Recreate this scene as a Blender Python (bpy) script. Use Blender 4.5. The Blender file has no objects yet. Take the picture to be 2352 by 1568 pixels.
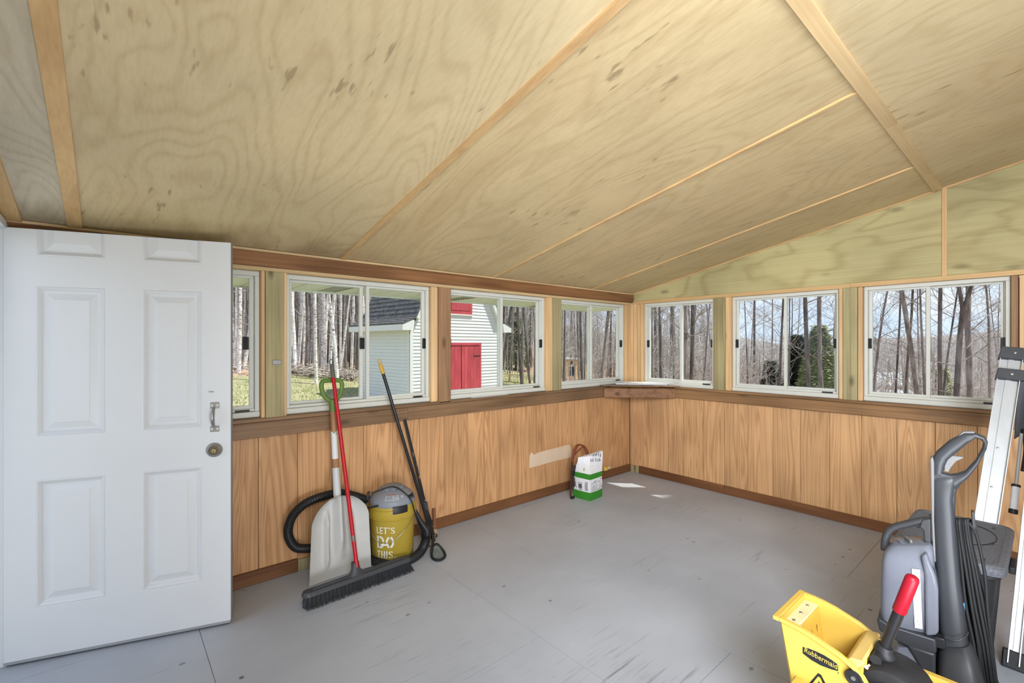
import bpy, bmesh, math, random
from mathutils import Vector, Matrix
PI = math.pi
C = bpy.context.scene.collection
SC = bpy.context.scene

# ------------------------------------------------------------------ camera
FPX, CX, CY, EYE = 1069.0, 1176.0, 790.0, 1.4
FW = Vector((.6534, .7570, 0)); RT = Vector((.7570, -.6534, 0)); UP = Vector((0, 0, 1))
cam = bpy.data.cameras.new('camera'); camo = bpy.data.objects.new('camera', cam); C.objects.link(camo)
cam.sensor_width = 36; cam.lens = 36 * FPX / 2352; cam.shift_y = 6 / 2352; cam.clip_start = .05; cam.clip_end = 600
camo.matrix_world = Matrix.Translation((0, 0, EYE)) @ Matrix((RT, UP, -FW)).transposed().to_4x4()
SC.camera = camo
# ------------------------------------------------------------------ light
SC.view_settings.view_transform = 'Standard'; SC.view_settings.look = 'None'
SC.view_settings.exposure = 0; SC.view_settings.gamma = 1; SC.view_settings.use_curve_mapping = False
w = bpy.data.worlds.new('world'); SC.world = w; w.use_nodes = True
wn = w.node_tree.nodes; bg = wn['Background']
tc = wn.new('ShaderNodeTexCoord'); sx = wn.new('ShaderNodeSeparateXYZ'); wl_ = w.node_tree.links.new; wl_(tc.outputs['Generated'], sx.inputs[0])
rp = wn.new('ShaderNodeValToRGB'); wl_(sx.outputs[2], rp.inputs[0])
for e_, (p_, c_) in zip([rp.color_ramp.elements[0], rp.color_ramp.elements.new(.22), rp.color_ramp.elements[-1]], ((0., (.66, .78, .95, 1)), (.22, (.50, .67, .95, 1)), (1., (.27, .45, .85, 1)))): e_.position = p_; e_.color = c_
cn = wn.new('ShaderNodeTexNoise'); cn.inputs['Scale'].default_value = 2.6; cn.inputs['Detail'].default_value = 5; mp_ = wn.new('ShaderNodeMapping'); mp_.inputs[3].default_value = (1, 1, 3.2); wl_(tc.outputs['Generated'], mp_.inputs[0]); wl_(mp_.outputs[0], cn.inputs['Vector'])
cr_ = wn.new('ShaderNodeValToRGB'); wl_(cn.outputs[0], cr_.inputs[0]); cr_.color_ramp.elements[0].position = .45; cr_.color_ramp.elements[1].position = .72; cr_.color_ramp.elements[0].color = (0, 0, 0, 1); cr_.color_ramp.elements[1].color = (.8, .8, .8, 1)
mx_ = wn.new('ShaderNodeMix'); mx_.data_type = 'RGBA'; wl_(cr_.outputs[0], mx_.inputs[0]); wl_(rp.outputs[0], mx_.inputs[6]); mx_.inputs[7].default_value = (.97, .97, .98, 1)
wl_(mx_.outputs[2], bg.inputs[0]); bg.inputs[1].default_value = 1.25
sun = bpy.data.lights.new('sun', 'SUN'); sun.energy = 6.5; sun.angle = math.radians(.6); sun.color = (1, .96, .88)
so = bpy.data.objects.new('sun', sun); C.objects.link(so)
so.rotation_euler = Vector((.368, -.333, 1)).to_track_quat('Z', 'Y').to_euler()
def area(name, loc, aim, sx, sy, e, col=(1, 1, 1)):
    l = bpy.data.lights.new(name, 'AREA'); l.shape = 'RECTANGLE'; l.size = sx; l.size_y = sy; l.energy = e; l.color = col
    o = bpy.data.objects.new(name, l); C.objects.link(o); o.location = loc
    o.rotation_euler = (Vector(aim) - Vector(loc)).to_track_quat('-Z', 'Y').to_euler(); return o
COOL = (.93, .97, 1.04)
pl_ = area('porch_fill', (.15, -.92, 1.95), (4.3, 2.0, .6), 1.5, 1.0, 84, COOL); pl_.data.spread = math.radians(95)  # added soft fill from behind the camera, no actual porch fixture
area('side_fill', (-.30, 1.15, 1.35), (1.5, 2.8, .4), .9, 1.1, 6.5, COOL)  # added fill from the left, brings out relief on door and shovel
area('bounce_fill', (.45, -.72, .4), (2.7, 1.4, 2.3), 1.3, .7, 70, COOL)  # added fill aimed upwards to brighten the ceiling
area('doorway_daylight', (-.50, 2.50, 1.0), (2.5, 2.1, .7), .8, 1.8, 2.5, COOL)

# ------------------------------------------------------------------ helpers
class MB:
    def __init__(s): s.v = []; s.f = []
    def add(s, vs, fs):
        n = len(s.v); s.v += [tuple(p) for p in vs]; s.f += [tuple(i + n for i in q) for q in fs]; return s
    def hexa(s, lo, hi):
        n = len(lo)
        return s.add(list(lo) + list(hi), [tuple(range(n))[::-1], tuple(range(n, 2 * n))] + [(i, (i + 1) % n, n + (i + 1) % n, n + i) for i in range(n)])
    def box(s, x0, x1, y0, y1, z0, z1):
        q = [(x0, y0), (x1, y0), (x1, y1), (x0, y1)]
        return s.hexa([(a, b, z0) for a, b in q], [(a, b, z1) for a, b in q])
    def bar(s, p0, p1, wd, ht, side=None):
        p0 = Vector(p0); p1 = Vector(p1); d = (p1 - p0).normalized()
        sd = Vector(side) if side else d.cross(UP)
        sd = (sd - d * sd.dot(d)).normalized(); n = d.cross(sd)
        q = [sd * wd / 2 * a + n * ht / 2 * b for a, b in ((-1, -1), (1, -1), (1, 1), (-1, 1))]
        return s.hexa([p0 + k for k in q], [p1 + k for k in q])
    def loft(s, rings, caps=True, closed=False):
        n = len(rings[0]); m = len(rings); vs = [p for r in rings for p in r]; fs = []
        for j in range(m if closed else m - 1):
            a = j * n; b = ((j + 1) % m) * n
            fs += [(a + i, a + (i + 1) % n, b + (i + 1) % n, b + i) for i in range(n)]
        if caps and not closed: fs += [tuple(range(n))[::-1], tuple(range((m - 1) * n, m * n))]
        return s.add(vs, fs)
    def tube(s, pts, r, n=8, caps=True, closed=False, sx=1, sy=1):
        pts = [Vector(p) for p in pts]; m = len(pts); rr = r if isinstance(r, (list, tuple)) else [r] * m
        rings = []; t0 = None; nn = None
        for i in range(m):
            if closed: t = (pts[(i + 1) % m] - pts[i - 1]).normalized()
            else: t = (pts[min(i + 1, m - 1)] - pts[max(i - 1, 0)]).normalized()
            if nn is None:
                nn = t.cross(Vector((0, 0, 1)) if abs(t.z) < .9 else Vector((1, 0, 0))).normalized()
            else:
                nn = (nn - t * nn.dot(t)).normalized()
            b = t.cross(nn)
            rings.append([pts[i] + (nn * math.cos(2 * PI * k / n) * sx + b * math.sin(2 * PI * k / n) * sy) * rr[i] for k in range(n)])
        return s.loft(rings, caps, closed)
    def lathe(s, prof, c, n=24, ax=(0, 0, 1), caps=True):
        ax = Vector(ax).normalized(); c = Vector(c); u = ax.cross(Vector((0, 1, 0)) if abs(ax.y) < .9 else Vector((1, 0, 0))).normalized(); v = ax.cross(u)
        return s.loft([[c + ax * z + (u * math.cos(2 * PI * k / n) + v * math.sin(2 * PI * k / n)) * r for k in range(n)] for r, z in prof], caps)
    def build(s, name, m, parent=None, smooth=None, bevel=0, seg=2, fix=True, sub=0):
        me = bpy.data.meshes.new(name); me.from_pydata(s.v, [], s.f)
        if fix:
            b = bmesh.new(); b.from_mesh(me); bmesh.ops.recalc_face_normals(b, faces=b.faces); b.to_mesh(me); b.free()
        me.materials.append(m)
        if smooth is not None:
            me.polygons.foreach_set('use_smooth', [True] * len(me.polygons)); me.set_sharp_from_angle(angle=math.radians(smooth))
        me.update()
        return link(name, me, parent, bevel, seg, sub)
def link(name, me, parent=None, bevel=0, seg=2, sub=0):
    o = bpy.data.objects.new(name, me); C.objects.link(o)
    if parent: setp(o, parent)
    if bevel:
        b = o.modifiers.new('bevel', 'BEVEL'); b.width = bevel; b.segments = seg; b.limit_method = 'ANGLE'; b.angle_limit = math.radians(30)
        o.data.polygons.foreach_set('use_smooth', [True] * len(o.data.polygons)); o.data.set_sharp_from_angle(angle=math.radians(50))
    if sub: mo = o.modifiers.new('subsurf', 'SUBSURF'); mo.levels = mo.render_levels = sub
    return o
def gloc(o):
    l = Vector(o.location); p = o.parent
    return l if p is None else Vector((0, 0, 0)) if o.type == 'MESH' and False else l
def setp(o, parent):
    o.parent = parent
    l = Vector((0, 0, 0)); p = parent
    while p is not None:                      # parents only ever carry a location here
        if p.type == 'EMPTY': l += p.location
        p = p.parent
    if parent.type == 'EMPTY': o.matrix_parent_inverse = Matrix.Translation(-l)
def tag(o, label, cat, group=None, kind=None):
    o['label'] = label; o['category'] = cat
    if group: o['group'] = group
    if kind: o['kind'] = kind
    return o
def thing(name, loc, label, cat, group=None, kind=None):
    o = bpy.data.objects.new(name, None); C.objects.link(o); o.location = loc; o.empty_display_size = .1
    return tag(o, label, cat, group, kind)
def smoothpath(pts, n=6, closed=False):
    P = [Vector(p) for p in pts]; out = []; m = len(P)
    for i in range(m if closed else m - 1):
        a = P[(i - 1) % m] if closed or i > 0 else P[0] * 2 - P[1]
        b = P[i]; c = P[(i + 1) % m]
        d = P[(i + 2) % m] if closed or i + 2 < m else P[-1] * 2 - P[-2]
        for k in range(n):
            t = k / n
            out.append(.5 * ((2 * b) + (c - a) * t + (2 * a - 5 * b + 4 * c - d) * t * t + (3 * b - a - 3 * c + d) * t ** 3))
    if not closed: out.append(P[-1])
    return out
def sight(px, py): return FW + RT * ((px - CX) / FPX) + UP * ((CY - py) / FPX)
def on_plane(px, py, o, n):
    d = sight(px, py); e = Vector((0, 0, EYE)); o = Vector(o); n = Vector(n)
    return e + d * ((o - e).dot(n) / d.dot(n))

# ------------------------------------------------------------------ materials
class NT:
    def __init__(s, name):
        s.m = bpy.data.materials.new(name); s.m.use_nodes = True; s.t = s.m.node_tree; s.p = s.t.nodes['Principled BSDF']
        s.p.inputs['Specular IOR Level'].default_value = .3
    def put(s, sock, v):
        if hasattr(v, 'links') or isinstance(v, bpy.types.NodeSocket): s.t.links.new(v, sock)
        else: sock.default_value = v
    def n(s, typ, out=0, props=None, **ins):
        k = s.t.nodes.new('ShaderNode' + typ)
        for a, b in (props or {}).items(): setattr(k, a, b)
        for a, b in ins.items(): s.put(k.inputs[int(a[1:]) if a[0] == 'i' and a[1:].isdigit() else a], b)
        return k.outputs[out]
    def math(s, op, a, b=0., c=None):
        k = s.t.nodes.new('ShaderNodeMath'); k.operation = op; s.put(k.inputs[0], a); s.put(k.inputs[1], b)
        if c is not None: s.put(k.inputs[2], c)
        return k.outputs[0]
    def coord(s, scale=(1, 1, 1), rand=True, rot=(0, 0, 0)):
        c = s.n('TexCoord', 'Object')
        if rand:
            r = s.n('ObjectInfo', 'Random'); r = s.math('MULTIPLY', r, 37.)
            c = s.n('VectorMath', 0, {'operation': 'ADD'}, i0=c, i1=r)
        k = s.t.nodes.new('ShaderNodeMapping'); s.put(k.inputs[0], c); k.inputs[3].default_value = scale; k.inputs[2].default_value = rot
        return k.outputs[0]
    def noise(s, vec, scale, detail=3., rough=.5, dist=0.):
        return s.n('TexNoise', 0, None, Vector=vec, Scale=scale, Detail=detail, Roughness=rough, Distortion=dist)
    def ramp(s, fac, stops):
        k = s.t.nodes.new('ShaderNodeValToRGB'); s.put(k.inputs[0], fac); e = k.color_ramp.elements
        while len(e) < len(stops): e.new(.5)
        for q, (p, c) in zip(e, stops): q.position = p; q.color = (*c, 1) if len(c) == 3 else (c[0],) * 3 + (1,)
        return k.outputs[0]
    def mix(s, fac, a, b, mode='MIX'):
        k = s.t.nodes.new('ShaderNodeMix'); k.data_type = 'RGBA'; k.blend_type = mode
        s.put(k.inputs[0], fac); s.put(k.inputs[6], (*a, 1) if isinstance(a, tuple) else a); s.put(k.inputs[7], (*b, 1) if isinstance(b, tuple) else b)
        return k.outputs[2]
    def bump(s, h, strength=.2, dist=.002):
        s.put(s.p.inputs['Normal'], s.n('Bump', 0, None, Height=h, Strength=strength, Distance=dist))
    def done(s, col=None, rough=.6, metal=0.):
        if col is not None: s.put(s.p.inputs['Base Color'], (*col, 1) if isinstance(col, tuple) else col)
        s.put(s.p.inputs['Roughness'], rough); s.put(s.p.inputs['Metallic'], metal); return s.m
def lin(r, g, b):
    f = lambda c: c / 12.92 if c <= .04045 else ((c + .055) / 1.055) ** 2.4
    return (f(r / 255), f(g / 255), f(b / 255))
def plain(name, col, rough=.5, metal=0., var=.08, scale=30, spec=.3):
    t = NT(name); c = t.coord(); f = t.noise(c, scale, 4)
    d = tuple(max(0, x * (1 - var * 2)) for x in col); u = tuple(min(1, x * (1 + var)) for x in col)
    t.p.inputs['Specular IOR Level'].default_value = spec
    return t.done(t.mix(f, d, u), rough, metal)
def wood(name, light, dark, axis=2, along=.1, scale=3., freq=26., ring=.6, fine=.35, tone=.12, rough=.6, knots=0., flecks=0., blotch=None, pw=2.2, stain=False):
    t = NT(name); sc = [1., 1., 1.]; sc[axis] = along
    c = t.coord(tuple(sc)); fs = [90., 90., 90.]; fs[axis] = 1.6; cf = t.coord(tuple(fs))
    a = t.noise(c, scale, 2.5, .5, .5)
    s = t.math('SINE', t.math('MULTIPLY', a, freq * 2)); s = t.math('MULTIPLY_ADD', s, .5, .5)
    s = t.math('POWER', s, pw); fg = t.noise(cf, 1., 3)
    fg = t.ramp(fg, [(.35, (0,)), (.7, (1,))])
    fac = t.math('ADD', t.math('MULTIPLY', s, ring), t.math('MULTIPLY', fg, fine))
    k = t.t.nodes.new('ShaderNodeClamp'); t.put(k.inputs[0], fac)
    col = t.mix(k.outputs[0], light, dark)
    tn = t.noise(t.coord((1, 1, 1)), 1.7, 2); tn = t.ramp(tn, [(.3, (1 - tone * 2,)), (.7, (1 + tone,))])
    col = t.mix(1., col, tn, 'MULTIPLY')
    if blotch:
        bn = t.ramp(t.noise(c, 1.3, 3, .6), [(.52, (0,)), (.72, (1,))]); col = t.mix(t.math('MULTIPLY', bn, blotch[1]), col, blotch[0])
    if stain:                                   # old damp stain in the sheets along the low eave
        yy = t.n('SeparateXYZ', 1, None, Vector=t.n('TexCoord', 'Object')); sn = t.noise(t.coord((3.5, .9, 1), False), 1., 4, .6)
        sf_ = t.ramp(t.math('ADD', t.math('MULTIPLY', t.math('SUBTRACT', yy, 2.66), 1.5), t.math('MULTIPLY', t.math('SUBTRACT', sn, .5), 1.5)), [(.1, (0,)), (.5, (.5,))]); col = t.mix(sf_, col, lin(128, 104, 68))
    if flecks:
        fl = [34., 34., 34.]; fl[axis] = 3.2; q = t.noise(t.coord(tuple(fl)), 1., 2, .5); big = t.noise(t.coord((2, 2, 2)), 1., 0)
        q = t.ramp(t.math('MULTIPLY', q, t.math('ADD', big, .5)), [(.76, (0,)), (.86, (flecks,))]); col = t.mix(q, col, tuple(x * .45 for x in dark))
    if knots:
        kc = [5., 5., 5.]; kc[axis] = 2.; v = t.n('TexVoronoi', 0, None, Vector=t.coord(tuple(kc)), Scale=1.)
        kk = t.ramp(v, [(.05, (knots,)), (.13, (0,))]); col = t.mix(kk, col, tuple(x * .3 for x in dark))
    t.bump(fac, .12, .002)
    return t.done(col, rough)

M = {}
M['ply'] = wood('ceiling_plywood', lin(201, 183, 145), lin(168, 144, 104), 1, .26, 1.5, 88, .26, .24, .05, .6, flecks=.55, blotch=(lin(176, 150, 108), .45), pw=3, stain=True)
M['ply_b'] = wood('ceiling_plywood_streaked', lin(203, 183, 142), lin(172, 146, 106), 1, .07, 2.6, 40, .30, .30, .05, .6, flecks=.6, blotch=(lin(170, 142, 102), .55), pw=3)
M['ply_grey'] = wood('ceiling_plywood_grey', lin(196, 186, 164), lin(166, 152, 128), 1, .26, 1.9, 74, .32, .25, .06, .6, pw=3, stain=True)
M['gable'] = wood('gable_plywood', lin(184, 174, 128), lin(146, 130, 84), 1, .4, 1.9, 26, .38, .25, .10, .62, knots=.5, pw=4)
M['t111'] = wood('siding_panel', lin(204, 158, 112), lin(156, 110, 71), 2, .06, 5.2, 70, .48, .32, .10, .5, flecks=.3, pw=2.2)
M['t111_r'] = wood('siding_panel_lit', lin(212, 168, 121), lin(164, 119, 79), 2, .06, 5.2, 70, .46, .32, .10, .5, flecks=.3, pw=2.2)  # same siding, the right wall's stronger light put into the colour
M['beam'] = wood('stained_beam', lin(146, 104, 68), lin(104, 70, 42), 0, .05, 9., 10, .5, .5, .10, .55, knots=.75)
M['apron'] = wood('stained_apron', lin(138, 108, 80), lin(96, 72, 50), 0, .05, 9., 10, .5, .5, .14, .5, knots=.5)
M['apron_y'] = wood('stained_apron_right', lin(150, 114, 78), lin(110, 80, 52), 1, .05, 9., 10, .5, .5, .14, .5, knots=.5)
M['base'] = wood('dark_baseboard', lin(122, 82, 52), lin(90, 56, 34), 0, .05, 8., 9, .4, .5, .12, .5)
M['base_y'] = wood('dark_baseboard_right', lin(130, 88, 56), lin(96, 60, 36), 1, .05, 8., 9, .4, .5, .12, .5)
M['pine'] = wood('pine_stud', lin(222, 188, 142), lin(192, 150, 102), 2, .05, 9., 10, .45, .4, .1, .55, knots=.7)
M['pine_h'] = wood('pine_strip', lin(206, 180, 136), lin(180, 148, 106), 0, .05, 9., 10, .4, .4, .08, .55)
M['pine_y'] = wood('pine_strip_right', lin(208, 174, 124), lin(182, 142, 96), 1, .05, 9., 10, .4, .4, .08, .55)
M['post'] = wood('green_treated_post', lin(172, 162, 122), lin(134, 122, 84), 2, .05, 9., 12, .5, .5, .12, .62, knots=.8)
M['post_b'] = wood('brown_post', lin(156, 122, 92), lin(118, 88, 62), 2, .05, 9., 12, .4, .5, .12, .62, knots=.6)
M['vinyl'] = plain('window_vinyl', lin(205, 206, 198), .4, 0, .04, 12)
M['black'] = plain('black_plastic', (.016, .017, .019), .42, 0, .12, 20)
M['rubber'] = plain('black_rubber', (.014, .015, .016), .6, 0, .15, 30)
M['white_door'] = plain('white_door_paint', lin(207, 209, 212), .38, 0, .015, 8)
M['steel'] = plain('brushed_steel', lin(160, 160, 158), .34, .85, .1, 60)
M['brass'] = plain('dull_brass', lin(188, 170, 120), .35, .8, .1, 60)
M['gap'] = plain('dark_gap', (.035, .022, .013), .9)
def floor_mat():
    t = NT('grey_floor_paint'); b = t.noise(t.coord((1, 1, 1), False), 1.1, 4, .6)
    col = t.ramp(b, [(.3, lin(160, 165, 174)), (.7, lin(178, 183, 192))])
    st = t.noise(t.coord((3, 55, 1)), 1., 4, .65); blot = t.noise(t.coord((1.3, 1.3, 1), False), 1., 2)
    st = t.ramp(t.math('MULTIPLY', st, t.math('ADD', blot, .5)), [(.62, (0,)), (.86, (.6,))]); col = t.mix(st, col, lin(96, 94, 92))
    v = t.n('TexVoronoi', 0, None, Vector=t.coord((3.4, 3.4, 1)), Scale=1.); col = t.mix(t.ramp(v, [(.02, (.85,)), (.045, (0,))]), col, lin(70, 66, 64))
    v = t.n('TexVoronoi', 0, None, Vector=t.coord((6, 9, 1)), Scale=1.); q = t.noise(t.coord((1.2, 1.2, 1)), 1., 1)
    col = t.mix(t.math('MULTIPLY', t.ramp(v, [(.06, (.7,)), (.1, (0,))]), t.ramp(q, [(.5, (0,)), (.6, (1,))])), col, lin(108, 104, 100))
    t.bump(st, -.25, .002); t.p.inputs['Specular IOR Level'].default_value = .35
    return t.done(col, .46)
M['floor'] = floor_mat()
def glass(name, tint=(.97, .985, .98)):
    m = bpy.data.materials.new(name); m.use_nodes = True; t = m.node_tree; t.nodes.remove(t.nodes['Principled BSDF'])
    a = t.nodes.new('ShaderNodeBsdfTransparent'); a.inputs[0].default_value = (*tint, 1); g = t.nodes.new('ShaderNodeBsdfGlossy'); g.inputs['Roughness'].default_value = .02
    lw_ = t.nodes.new('ShaderNodeLayerWeight'); lw_.inputs[0].default_value = .5; x = t.nodes.new('ShaderNodeMixShader')
    pw_ = t.nodes.new('ShaderNodeMath'); pw_.operation = 'POWER'; pw_.inputs[1].default_value = 5; f = t.nodes.new('ShaderNodeMath'); f.operation = 'MULTIPLY_ADD'; f.inputs[1].default_value = .9; f.inputs[2].default_value = .012
    t.links.new(lw_.outputs['Facing'], pw_.inputs[0]); t.links.new(pw_.outputs[0], f.inputs[0]); t.links.new(f.outputs[0], x.inputs[0]); t.links.new(a.outputs[0], x.inputs[1]); t.links.new(g.outputs[0], x.inputs[2]); t.links.new(x.outputs[0], t.nodes['Material Output'].inputs[0]); return m
M['glass'] = glass('window_glass')

# ------------------------------------------------------------------ room
YL, XR, XE = 3.05, 4.36, -.352
def zc(y): return 1.957 + .21 * (2.98 - y)          # underside of the sloping ceiling
def st(o, label, cat): return tag(o, label, cat, None, 'structure')
floor = MB().box(XE - .1, XR + .1, -1.1, YL + .1, -.12, -.012).build('floor', M['gap'])
st(floor, 'grey painted plywood porch floor with scuffs and thin seams', 'floor')
g = .0022
fx = [XE - .1, .33, 1.555, 2.13, 3.35, XR + .1]; fy = [[-1.1, 1.0, YL + .1], [-1.1, 1.6, YL + .1], [-1.1, .95, YL + .1], [-1.1, 1.735, YL + .1], [-1.1, .8, YL + .1]]
for i in range(5):
    for j in range(len(fy[i]) - 1):
        MB().box(fx[i] + g / 2, fx[i + 1] - g / 2, fy[i][j] + g / 2, fy[i][j + 1] - g / 2, -.012, 0).build('floor_panel', M['floor'], floor)
# ceiling: sheets, with battens over the joints
ceil = MB()
def cbox(mb, x0, x1, y0, y1, t0, t1):
    q = [(x0, y0), (x1, y0), (x1, y1), (x0, y1)]
    return mb.hexa([(a, b, zc(b) + t0) for a, b in q], [(a, b, zc(b) + t1) for a, b in q])
cbox(ceil, XE - .1, XR + .14, -1.1, 3.1, .012, .2)
ceil = ceil.build('ceiling', M['gap']); st(ceil, 'sloping ceiling of pale plywood sheets with battens', 'ceiling')
BX = [-.125, 1.135, 2.392, 3.66]; ex = [XE - .1] + BX + [XR + .14]
for i in range(5):
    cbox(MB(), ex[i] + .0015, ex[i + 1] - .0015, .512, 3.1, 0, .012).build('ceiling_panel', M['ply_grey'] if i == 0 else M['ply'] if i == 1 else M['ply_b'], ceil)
for a, b in ((XE - .1, .62), (.623, 1.825), (1.828, 3.05), (3.053, XR + .14)):
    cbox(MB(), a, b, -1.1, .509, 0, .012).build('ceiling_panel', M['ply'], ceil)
for x, wd in ((BX[0], .052), (BX[1], .034), (BX[2], .016), (BX[3], .016)):
    cbox(MB(), x - wd / 2, x + wd / 2, .535, 3.0, -.010, 0).build('batten', M['pine_y'], ceil)
cbox(MB(), XE - .02, 2.9, .488, .535, -.012, 0).build('batten', M['pine_h'], ceil)
cbox(MB(), 2.9015, XR + .02, .488, .535, -.012, 0).build('batten', M['pine_h'], ceil)
cbox(MB(), XE, XE + .055, -1, 3.0, -.014, 0).build('batten', M['pine_y'], ceil)
# walls: left wall plane y = YL, right wall plane x = XR; w is the depth outwards
def lw(mb, a0, a1, w0, w1, z0, z1): return mb.box(a0, a1, YL + w0, YL + w1, z0, z1)
def rw(mb, a0, a1, w0, w1, z0, z1): return mb.box(XR + w0, XR + w1, a0, a1, z0, z1)
wl = lw(MB(), XE, XR + .1, .014, .10, -.12, .955).build('wall_left', M['gap']); st(wl, 'left porch wall of grooved orange-brown plywood under a row of windows', 'wall')
wr = rw(MB(), -1.0, YL + .1, .014, .10, -.12, .955)
wr.hexa([(XR + .014, y, z) for y, z in ((-1, 1.86), (YL, 1.86), (YL, zc(YL)), (-1, zc(-1)))], [(XR + .10, y, z) for y, z in ((-1, 1.86), (YL, 1.86), (YL, zc(YL)), (-1, zc(-1)))])
wr = wr.build('wall_right', M['gap']); st(wr, 'gable-end porch wall of grooved plywood with green-tinged plywood above its windows', 'wall')
GL = [-.4, -.19, .02, .24, .45, .66, .879, 1.09, 1.301, 1.515, 1.731, 1.943, 2.159, 2.33, 2.506, 2.794, 3.008, 3.213, 3.423, 3.634, 3.856, 4.046, 4.20, 4.352]
for a, b in zip(GL, GL[1:]):
    lw(MB(), a + .0016, b - .0016, 0, .014, .0, .95).build('panel_board', M['t111'], wl)
GR = [3.05, 2.836, 2.582, 2.416, 2.206, 2.002, 1.79, 1.579, 1.366, 1.158, .95, .738, .529, .32, .11, -.1, -.31, -.52, -.75, -1.0]
for b, a in zip(GR, GR[1:]):
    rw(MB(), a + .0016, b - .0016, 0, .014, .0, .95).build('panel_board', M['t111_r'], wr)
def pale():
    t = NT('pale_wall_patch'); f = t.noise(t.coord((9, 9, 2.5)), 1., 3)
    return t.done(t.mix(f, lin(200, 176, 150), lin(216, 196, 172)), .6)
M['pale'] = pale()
pp = [(2.835, .291), (2.84, .40), (2.86, .43), (2.90, .40), (2.93, .412), (3.02, .417), (3.36, .428), (3.385, .40), (3.40, .335), (3.385, .30), (3.15, .302)]
o = MB().hexa([(x, YL - .0015, z) for x, z in pp], [(x, YL + .004, z) for x, z in pp]).build('pale_patch', M['pale'], wl); o['label'] = 'pale patch on the boards'  # thin paler area laid over the boards
lw(MB(), XE, XR, -.05, .04, 1.852, zc(YL) + .03).build('beam', M['beam'], wl, bevel=.004)
lw(MB(), XE, XR - .02, -.058, -.05, 1.938, 1.950).build('batten', M['pine_h'], wl)
lw(MB(), XE, 2.35, -.035, .06, 1.831, 1.851).build('header_board', M['pine_h'], wl)
lw(MB(), 2.3515, XR - .03, -.033, .06, 1.831, 1.851).build('header_board', M['pine_h'], wl)
for a, b, m, w0 in ((.671, .692, 'pine', -.02), (.692, .794, 'post', -.03), (.794, .812, 'pine', -.02), (1.822, 1.877, 'pine', -.015), (1.877, 1.984, 'post_b', -.035),
                    (3.045, 3.120, 'pine', -.015), (3.120, 3.226, 'post', -.03), (4.272, 4.355, 'pine', -.015)):
    lw(MB(), a + .0008, b - .0008, w0, .12, .955, 1.832).build('post' if 'post' in m else 'stud', M[m], wl, bevel=.003)
MB().box(.728, .775, YL - .036, YL - .0295, 1.278, 1.305).build('keeper_plate', M['steel'], wl, bevel=.002)
cs_ = [(2.19, -.012), (2.30, -.020), (2.44, -.016), (2.585, -.010), (2.56, .008), (2.20, .006)]
MB().hexa([(x, YL + y, .967) for x, y in cs_], [(x, YL + y, .9705) for x, y in cs_]).build('caulk_strip', M['white_door'], wl)
def ledge(name, mb, m, par): return mb.build(name, m, par, bevel=.004)
ledge('sill_board', lw(MB(), XE, 3.93, -.035, .115, .945, .967), M['apron'], wl)
ledge('apron_board', lw(MB(), XE, 1.62, -.03, 0, .853, .944), M['apron'], wl)
ledge('apron_board', lw(MB(), 1.6215, 3.90, -.028, 0, .853, .944), M['apron'], wl)
ledge('sill_board', rw(MB(), -1, 2.5, -.035, .115, .945, .967), M['apron_y'], wr)
ledge('apron_board', rw(MB(), -1, 2.49, -.03, 0, .858, .944), M['apron_y'], wr)
lw(MB(), 3.93, XR + .1, .0, .115, .945, .967).build('sill_board', M['apron'], wl)
rw(MB(), 2.5, YL, .0, .115, .945, .967).build('sill_board', M['apron_y'], wr)
# corner shelf across the two walls
sh = thing('corner_shelf', (4.1, 2.8, .86), 'triangular stained wood corner shelf joining the two window sills', 'shelf')
tri = [(3.82, 3.045), (3.82, 3.0), (4.31, 2.445), (4.355, 2.445), (4.355, 3.045)]
MB().hexa([(x, y, .968) for x, y in tri], [(x, y, .979) for x, y in tri]).build('shelf_top', M['apron'], sh, bevel=.002)
MB().bar((3.865, 3.022, .898), (4.335, 2.49, .898), .026, .094, (0.75, .66, 0)).build('apron_board', M['beam'], sh, bevel=.003)
bd = [(4.02, 3.01), (3.98, 2.955), (4.30, 2.56), (4.40, 2.60), (4.40, 3.0)]
o = MB().hexa([(x, y, .980) for x, y in bd], [(x, y, .994) for x, y in bd]).build('loose_board', M['white_door'], bevel=.003); tag(o, 'loose white board lying on the corner shelf', 'board')
MB().box(4.356, XR + .11, 2.991, YL + .11, .968, 1.8515).build('post', M['pine'], wl, bevel=.003)
# gable plywood, batten, header strip, studs
def gpanel(y0, y1):
    q = [(y0, 1.868), (y1, 1.868), (y1, zc(y1) - .001), (y0, zc(y0) - .001)]
    MB().hexa([(XR, y, z) for y, z in q], [(XR + .013, y, z) for y, z in q]).build('gable_panel', M['gable'], wr)
gpanel(.482, YL - .05); gpanel(-1.0, .479)
rw(MB(), .468, .493, -.012, 0, 1.868, zc(.48) - .012).build('batten', M['pine'], wr)
rw(MB(), 1.02, YL - .05, -.014, .06, 1.836, 1.868).build('header_board', M['pine_y'], wr)
rw(MB(), -1.0, 1.0185, -.016, .06, 1.838, 1.870).build('header_board', M['pine_y'], wr)
MB().hexa([(XR - .008, y, zc(y) - .012) for y in (-1.0, YL - .05)] + [(XR, y, zc(y) - .012) for y in (YL - .05, -1.0)], [(XR - .008, y, zc(y)) for y in (-1.0, YL - .05)] + [(XR, y, zc(y)) for y in (YL - .05, -1.0)]).build('batten', M['pine_y'], wr)
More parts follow.
